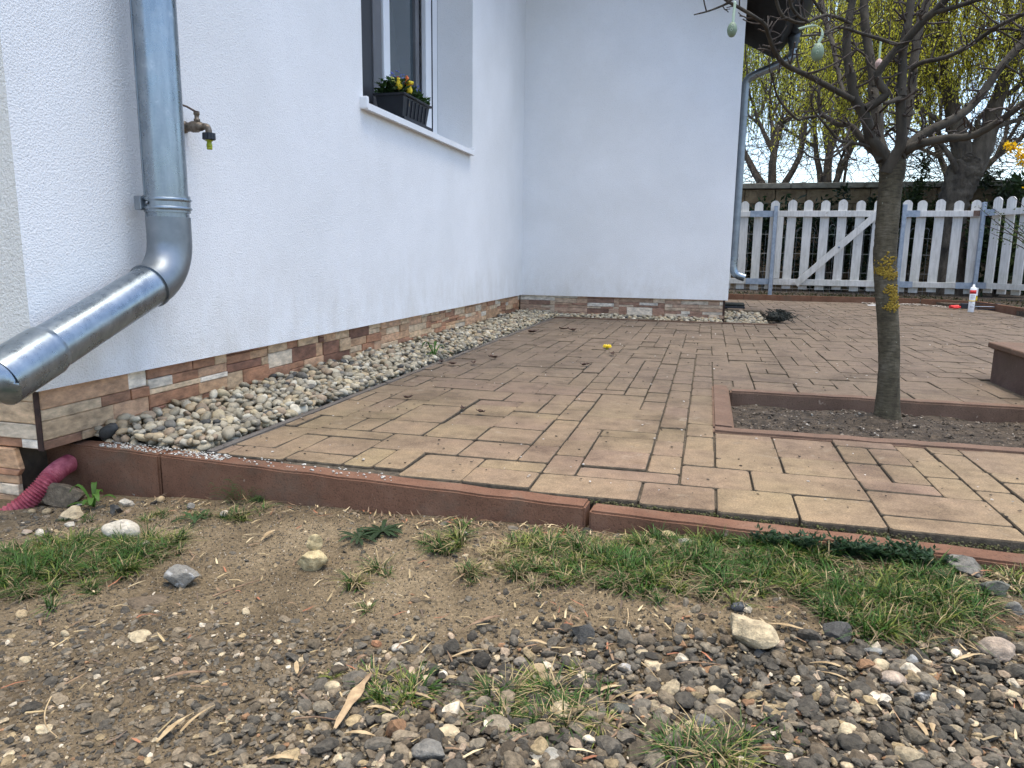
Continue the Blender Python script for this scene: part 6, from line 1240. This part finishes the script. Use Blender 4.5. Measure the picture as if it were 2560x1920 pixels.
P = wob([(2.93, 10.2, 1.45, .12), (2.87, 10.2, 1.77, .115), (2.78, 10.2, 2.01, .095), (2.68, 10.22, 2.4, .075), (2.55, 10.3, 3.0, .06), (2.5, 10.4, 3.9, .05), (2.3, 10.4, 5.0, .03)]); m.tube([p[:3] for p in P], [p[3] for p in P], 16, rough=.08, seed=5)
P = wob([(2.97, 10.2, 1.5, .14), (3.06, 10.2, 1.75, .13), (3.12, 10.18, 1.98, .10), (3.16, 10.15, 2.3, .08), (3.3, 10.1, 2.9, .065), (3.55, 10.0, 3.8, .05), (3.7, 10, 5, .03)]); m.tube([p[:3] for p in P], [p[3] for p in P], 16, rough=.08, seed=6)
P = wob([(2.86, 10.15, 1.42, .045), (2.76, 10.05, 1.58, .035), (2.66, 10.0, 1.72, .03), (2.5, 9.95, 1.88, .022)]); m.tube([p[:3] for p in P], [p[3] for p in P], 10, rough=.08, seed=7)
m.build('trunk', 'bark_far', wl)
m = MB(); ends = []
for (p, d) in [((2.68, 10.22, 2.4), (-.6, .1, .7)), ((2.55, 10.3, 3.0), (-.7, .3, .5)), ((2.5, 10.4, 3.7), (.3, .2, .8)), ((3.16, 10.15, 2.3), (.7, -.1, .6)), ((3.3, 10.1, 2.9), (-.3, -.4, .7)), ((3.55, 10, 3.7), (.4, .1, .8)), ((3.12, 10.18, 2.0), (.8, .2, .3)), ((2.78, 10.2, 2.0), (-.8, -.2, .35))]:
    skeleton(m, p, d, .035, .75, 3, rs, ends, .02, (2, 3), .6)
T = MB(); S = Soup()
willow_strands(S, T, rs, (1.3, 4.0, 9.5, 11.0, 2.5, 4.9), 1250, lambda x: 2.05 + .25 * math.sin(3 * x) + (.45 if x > 3.0 else 0), (.60, .56, .055), .038)
m.build('branches', 'bark_far', wl); T.build('hanging_stalks', 'twig', wl); tag(S.build('crown', 'leaf', wl), 'yellow green drooping spring foliage')
# second willow farther left, finer curtain
w2 = empty('willow_tree', (.9, 14.5, 0)); tag(w2, 'farther willow whose yellow green curtain hangs right of the eaves', 'tree')
m = MB(); rs = random.Random(55); P = wob([(.25, 14.5, 0, .12), (.25, 14.5, 1.5, .10), (.3, 14.5, 3, .09), (.5, 14.5, 5.5, .07), (.7, 14.5, 7.5, .04)]); m.tube([p[:3] for p in P], [p[3] for p in P], 14, rough=.06, seed=2); m.build('trunk', 'bark_far', w2)
T = MB(); S = Soup(); willow_strands(S, T, rs, (-.2, 3.4, 13.2, 15.0, 3.4, 5.9), 1000, lambda x: 2.5 + .2 * math.sin(5 * x) + (.25 if x > 1.9 else 0), (.52, .53, .055), .042, .14)
T.build('hanging_stalks', 'twig', w2); tag(S.build('crown', 'leaf', w2), 'fine yellow green hanging foliage')
# bare blossoming trees behind the wall
def blossom_tree(x, y, stems, label, seed, hgt=4.2):
    rs = random.Random(seed); e = empty('blossom_tree', (x, y, 0)); tag(e, label, 'tree', 'dark stemmed blossom trees behind the wall'); m = MB(); ends = []
    m.tube([(x, y, 0), (x + .02, y, .8), (x, y, 1.62)], [.11, .09, .10], 12, rough=.06, seed=seed); m.build('trunk', 'bark_far', e); m = MB()
    for (dx, r) in stems: skeleton(m, (x + dx * .15, y + rs.gauss(0, .05), 1.5), (dx, rs.gauss(0, .15), 1.0), r, hgt * .27, 3, rs, ends, .06, (2, 4), .42, 5, 7)
    m.build('branches', 'bark_far', e); S = Soup()
    for (p, d, pts) in ends:
        for q_ in pts:
            if rs.random() < .75:
                for _ in range(4): leaf_quad(S, np.array(q_) + np.array([rs.gauss(0, .06) for _ in range(3)]), (rs.gauss(0, 1), rs.gauss(0, 1), rs.gauss(0, 1)), .022, .026, np.array([rs.gauss(0, 1), rs.gauss(0, 1), rs.gauss(0, 1)]), np.array((.50, .44, .40)) * rs.uniform(.6, 1.1))
    tag(S.build('blossom', 'leaf', e), 'sparse whitish blossom')
blossom_tree(.95, 13.0, [(-.5, .07), (.02, .075), (.55, .06)], 'three stemmed dark tree just right of the far wall edge', 3)
blossom_tree(1.80, 13.2, [(-.35, .06), (.0, .08), (.45, .055)], 'dark tree with forked stems left of the garden tree trunk', 8)
blossom_tree(2.12, 14.0, [(-.12, .03), (.15, .028)], 'thin twin stemmed tree close to the garden tree trunk', 15)
blossom_tree(3.9, 13.5, [(-.6, .06), (.1, .07), (.5, .06)], 'dark twiggy tree behind the old willow', 21)
# tangle of low twigs between the trunks
def thicket(name, label, box, n_, seed, colr, leafp, L=1.0):
    rs = random.Random(seed); e = empty(name, (box[0], box[2], 0)); tag(e, label, 'bush'); m = MB(); S = Soup()
    for _ in range(n_):
        p = Vector((rs.uniform(box[0], box[1]), rs.uniform(box[2], box[3]), rs.uniform(box[4], box[5]))); d = Vector((rs.gauss(0, .7), rs.gauss(0, .3), rs.gauss(.25, .5))).normalized(); pts = [p.copy()]
        for k in range(6): d = (d + Vector((rs.gauss(0, .2), rs.gauss(0, .2), rs.gauss(-.04, .15)))).normalized(); p = p + d * L * .14; pts.append(p.copy())
        m.tube(pts, [.0055 * (1 - k / 8) for k in range(7)], 3, caps=False)
        for q_ in pts[1:]:
            if rs.random() < leafp: leaf_quad(S, np.array(q_), (rs.gauss(0, 1), rs.gauss(0, 1), rs.gauss(0, 1)), .014, .03, np.array([rs.gauss(0, 1), rs.gauss(0, 1), 1]), np.array(colr) * rs.uniform(.6, 1.3))
    m.build('twigs', 'bark_far', e)
    if S.L: S.build('leaves', 'leaf', e)
thicket('twig_thicket', 'tangled dark twigs around the foot of the old willow above the wall', (2.1, 4.2, 10.6, 12.8, 1.35, 2.5), 520, 4, (.12, .14, .03), .3)
thicket('twig_thicket', 'grey twig tangle behind the wall left of the garden tree', (.3, 2.2, 12.0, 14.0, 1.6, 2.4), 240, 9, (.20, .17, .13), .35)
def shrub(x, y, z, rx, rz, n_, seed, colr, label, zmin=.03, leafL=.085):
    rs = random.Random(seed); e = empty('evergreen_shrub', (x, y, 0)); tag(e, label, 'shrub', 'shrubs behind the fence'); S = Soup(); m = MB()
    for k in range(9): a = rs.uniform(0, 6.28); m.tube([(x, y, 0), (x + .3 * rx * math.cos(a), y + .3 * rx * math.sin(a), z * .6), (x + .75 * rx * math.cos(a), y + .5 * rx * math.sin(a), z + rz * rs.uniform(-.2, .7))], [.014, .01, .004], 5)
    m.build('stems', 'bark_far', e); cl = [(x + rx * rs.gauss(0, .45), y + rx * rs.gauss(0, .35), z + rz * rs.gauss(0, .48)) for _ in range(34)]
    for _ in range(n_):
        q_ = rs.choice(cl); c = np.array([q_[0] + rs.gauss(0, rx * .13), q_[1] + rs.gauss(0, rx * .13), max(zmin, q_[2] + rs.gauss(0, rz * .12))])
        leaf_quad(S, c, (rs.gauss(0, 1), rs.gauss(0, 1), rs.gauss(.2, .8)), leafL * .4, leafL * rs.uniform(.6, 1.3), np.array([rs.gauss(0, 1), rs.gauss(0, 1), 1]), np.array(colr) * rs.uniform(.5, 1.5))
    S.build('foliage', 'leaf', e)
shrub(.75, 10.5, .75, .45, .55, 3120, 1, (.012, .026, .010), 'dark evergreen shrub behind the left picket panel')
shrub(1.55, 10.55, .75, .40, .55, 3120, 2, (.012, .024, .010), 'dark evergreen shrub behind the middle of the gate')
shrub(2.05, 10.6, .62, .4, .5, 2640, 3, (.014, .026, .010), 'dark evergreen shrub behind the garden tree trunk')
shrub(3.35, 10.0, .62, .45, .45, 5200, 4, (.026, .045, .014), 'green shrub behind the corner post right of the willow')
shrub(3.6, 9.0, .5, .4, .4, 3600, 5, (.04, .06, .02), 'green shrub behind the side fence')
shrub(2.55, 10.55, .9, .35, .55, 3000, 6, (.030, .045, .014), 'mossy ivy clump left of the willow trunk', leafL=.07)
shrub(3.9, 10.8, 1.1, .5, .5, 4400, 8, (.030, .042, .018), 'dark bush right of the willow above the fence')
# low plants in the border soil
S = Soup(); rs = random.Random(2)
for _ in range(1600):
    x = rs.uniform(-.3, 3.4); y = rs.uniform(8.6, 9.6) if x < 2.7 else rs.uniform(7.0, 9.0); leaf_quad(S, (x, y, .035), (rs.gauss(0, 1), rs.gauss(0, 1), rs.uniform(.1, 1)), .012, rs.uniform(.02, .06), np.array([rs.gauss(0, 1), rs.gauss(0, 1), 1]), np.array(rs.choice([(.03, .05, .014), (.05, .06, .02), (.06, .05, .03), (.10, .075, .045)])) * rs.uniform(.6, 1.3))
tag(S.build('ground_cover', 'leaf'), 'low weeds and dead leaves on the border soil by the fence', 'ground cover', kind='stuff')
# forsythia and a twiggy shrub at the right edge
fo = empty('forsythia_bush', (2.95, 6.9, 0)); tag(fo, 'yellow flowering forsythia spray at the right edge', 'bush'); m = MB(); S = Soup(); rs = random.Random(8)
for (p0, p1) in [((2.75, 6.9, .95), (2.155, 6.6, 1.345)), ((2.8, 6.95, .9), (2.30, 6.7, 1.28)), ((2.8, 6.9, .9), (2.33, 6.55, 1.05)), ((2.9, 7, .03), (2.75, 6.9, .95)), ((2.95, 7, .03), (2.8, 6.95, 1.2))]:
    a, b = Vector(p0), Vector(p1); m.tube([a, a.lerp(b, .5) + Vector((0, 0, .03)), b], [.006, .005, .003], 5)
    if p0[2] < .5: continue
    for k in range(150):
        c = a.lerp(b, rs.uniform(.25, 1)) + Vector((rs.gauss(0, .018), rs.gauss(0, .018), rs.gauss(0, .018)))
        for _ in range(4): leaf_quad(S, c, (rs.gauss(0, 1), rs.gauss(0, 1), rs.gauss(0, 1)), .014, .028, np.array([rs.gauss(0, 1), rs.gauss(0, 1), 1]), np.array((.78, .50, .01)) * rs.uniform(.8, 1.1))
m.build('stems', 'twig', fo); S.build('flowers', 'leaf', fo)
sh_ = empty('twiggy_shrub', (2.9, 7.2, 0)); tag(sh_, 'loose twiggy shrub with small new leaves overhanging the side fence', 'bush'); m = MB(); S = Soup()
for k in range(12):
    a = Vector((2.85, 7.3, .45)); b = Vector((rs.uniform(2.18, 2.6), rs.uniform(6.9, 7.2), rs.uniform(.55, 1.02))); pts = [a, a.lerp(b, .5) + Vector((rs.gauss(0, .05), 0, .05)), b]; m.tube(pts, [.005, .004, .002], 4)
    for q_ in range(26):
        c = a.lerp(b, rs.uniform(.5, 1.02)) + Vector((rs.gauss(0, .03), rs.gauss(0, .03), rs.gauss(0, .03))); leaf_quad(S, c, (rs.gauss(0, 1), rs.gauss(0, 1), rs.gauss(.3, 1)), .009, .022, np.array([rs.gauss(0, 1), rs.gauss(0, 1), 1]), np.array((.09, .13, .035)) * rs.uniform(.6, 1.4))
m.tube([(2.9, 7.3, .02), (2.85, 7.3, .45)], .008, 5); m.build('stems', 'twig', sh_); S.build('leaves', 'leaf', sh_)

# ================================================================== SMALL THINGS ON THE PAVING
tb = empty('sealant_tube', (2.317, 7.447, .006)); tag(tb, 'white sealant cartridge with red band standing on the paving', 'cartridge')
tx, tyy = 2.315, 7.447
m = MB(); m.lathe([(.0235, 0), (.0245, .003), (.0245, .215), (.020, .222), (.010, .226), (.0085, .245), (.003, .247)], (tx, tyy, .006), (0, 0, 1), 24); m.build('body', 'white_tube', tb)
m = MB(); m.lathe([(.0249, .165), (.0249, .198)], (tx, tyy, .006), (0, 0, 1), 24); m.build('red_band', 'red', tb)
m = MB(); m.lathe([(.0249, .096), (.0249, .106)], (tx, tyy, .006), (0, 0, 1), 24); m.build('yellow_band', 'print_yellow', tb)
m = MB()
for k, (h, a0, a1) in enumerate([(.152, -2.4, -.9), (.145, -2.4, -1.1), (.136, -2.3, -1.0), (.128, -2.4, -.9), (.118, -2.2, -1.3), (.084, -2.4, -1.7), (.070, -1.6, -1.0), (.050, -2.3, -1.2), (.043, -2.3, -1.0)]):
    V = []
    for q_ in range(7): a = a0 + (a1 - a0) * q_ / 6; V += [(tx + .0251 * math.cos(a), tyy + .0251 * math.sin(a), .006 + h), (tx + .0251 * math.cos(a), tyy + .0251 * math.sin(a), .006 + h + .0035)]
    m.add(V, [(2 * q_, 2 * q_ + 2, 2 * q_ + 3, 2 * q_ + 1) for q_ in range(6)])
m.build('print', 'print_grey', tb)
m = MB(); m.obox((tx + .030, tyy - .006, .13), (.006, 0, 0), (0, .004, 0), (0, 0, .018)); m.build('yellow_tab', 'yellow', tb)
m = MB(); m.obox((tx + .030, tyy - .002, .19), (.008, 0, 0), (0, .003, 0), (0, 0, .035)); m.build('nozzle', 'white_tube', tb)
gn = empty('sealant_gun', (2.48, 7.93, .02)); tag(gn, 'sealant gun with red handle lying behind the white cartridge', 'sealant gun')
gy = 7.86
m = MB(); m.tube(smooth_path([(2.255, gy - .02, .028), (2.29, gy - .01, .026), (2.335, gy, .03)], 4), .017, 10); m.tube(smooth_path([(2.275, gy - .05, .020), (2.32, gy - .03, .02), (2.36, gy, .028)], 4), .010, 8); m.build('handle', 'red', gn)
m = MB(); m.box((2.35, gy - .022, .010), (2.425, gy + .022, .062), .006); m.box((2.425, gy - .018, .012), (2.47, gy + .018, .056), .006); m.build('mechanism', 'black_plastic', gn)
m = MB(); m.box((2.45, gy - .030, .008), (2.665, gy - .024, .016)); m.box((2.45, gy - .003, .060), (2.665, gy + .003, .066)); m.box((2.45, gy + .024, .008), (2.665, gy + .030, .016)); m.tube([(2.655, gy, .035), (2.682, gy, .035)], .034, 18); m.build('cradle', 'black_plastic', gn)
m = MB(); m.tube([(2.44, gy, .035), (2.66, gy, .035)], .0045, 8); m.build('push_rod', 'galv', gn)
# black net clump
v, f = rock_shape(4, 0, 55); g_ = np.random.default_rng(8)
for _ in range(120): q_ = g_.normal(size=3); q_ /= np.linalg.norm(q_); v = v * (1 + g_.uniform(-.34, .30) * np.exp(-((v - q_) ** 2).sum(1) / .018))[:, None]
v[:, 2] = np.where(v[:, 2] < 0, v[:, 2] * .5, v[:, 2]); v = v * np.array([.085, .07, .05])
o = link('net_clump', mesh('net_clump', v, [tuple(t_) for t_ in f.tolist()]), 'black_net'); o.location = (.505, 5.56, .034); tag(o, 'crumpled black netting lying at the end of the pebble edging', 'netting')
m = MB(); rs = random.Random(4)
for k in range(70):
    a = rs.uniform(0, 6.28); e_ = rs.random(); p = Vector((.505 + .085 * e_ * math.cos(a), 5.56 + .065 * e_ * math.sin(a), .075 - .04 * e_)); m.tube(smooth_path([p, p + Vector((rs.gauss(0, .03), rs.gauss(0, .03), .03)), p + Vector((rs.gauss(0, .06), rs.gauss(0, .05), -.02))], 4), .0022, 4)
m.build('loose_strand', 'black_net', o)
# boot scraper mat at the wall
mt_ = empty('boot_mat', (.25, 7.15, 0)); tag(mt_, 'black ribbed boot mat beside the far wall edge', 'mat')
m = MB(); m.box((.12, 7.0, .004), (.345, 7.28, .022), .004); m.build('base', 'black_plastic', mt_)
m = MB()
for k in range(13): m.obox((.232, 7.015 + k * .021, .032), (.108, 0, 0), (0, .005, .002), (0, -.002, .010))
m.build('bristle_ribs', 'black_net', mt_)
# scrap of paper on the paving
m = MB(); m.obox((1.62, 8.05, .010), (.045, .006, .001), (-.003, .02, .001), (0, 0, .0015)); tag(m.build('paper_scrap', 'white_tube'), 'small white paper scrap on the paving below the gate', 'paper')
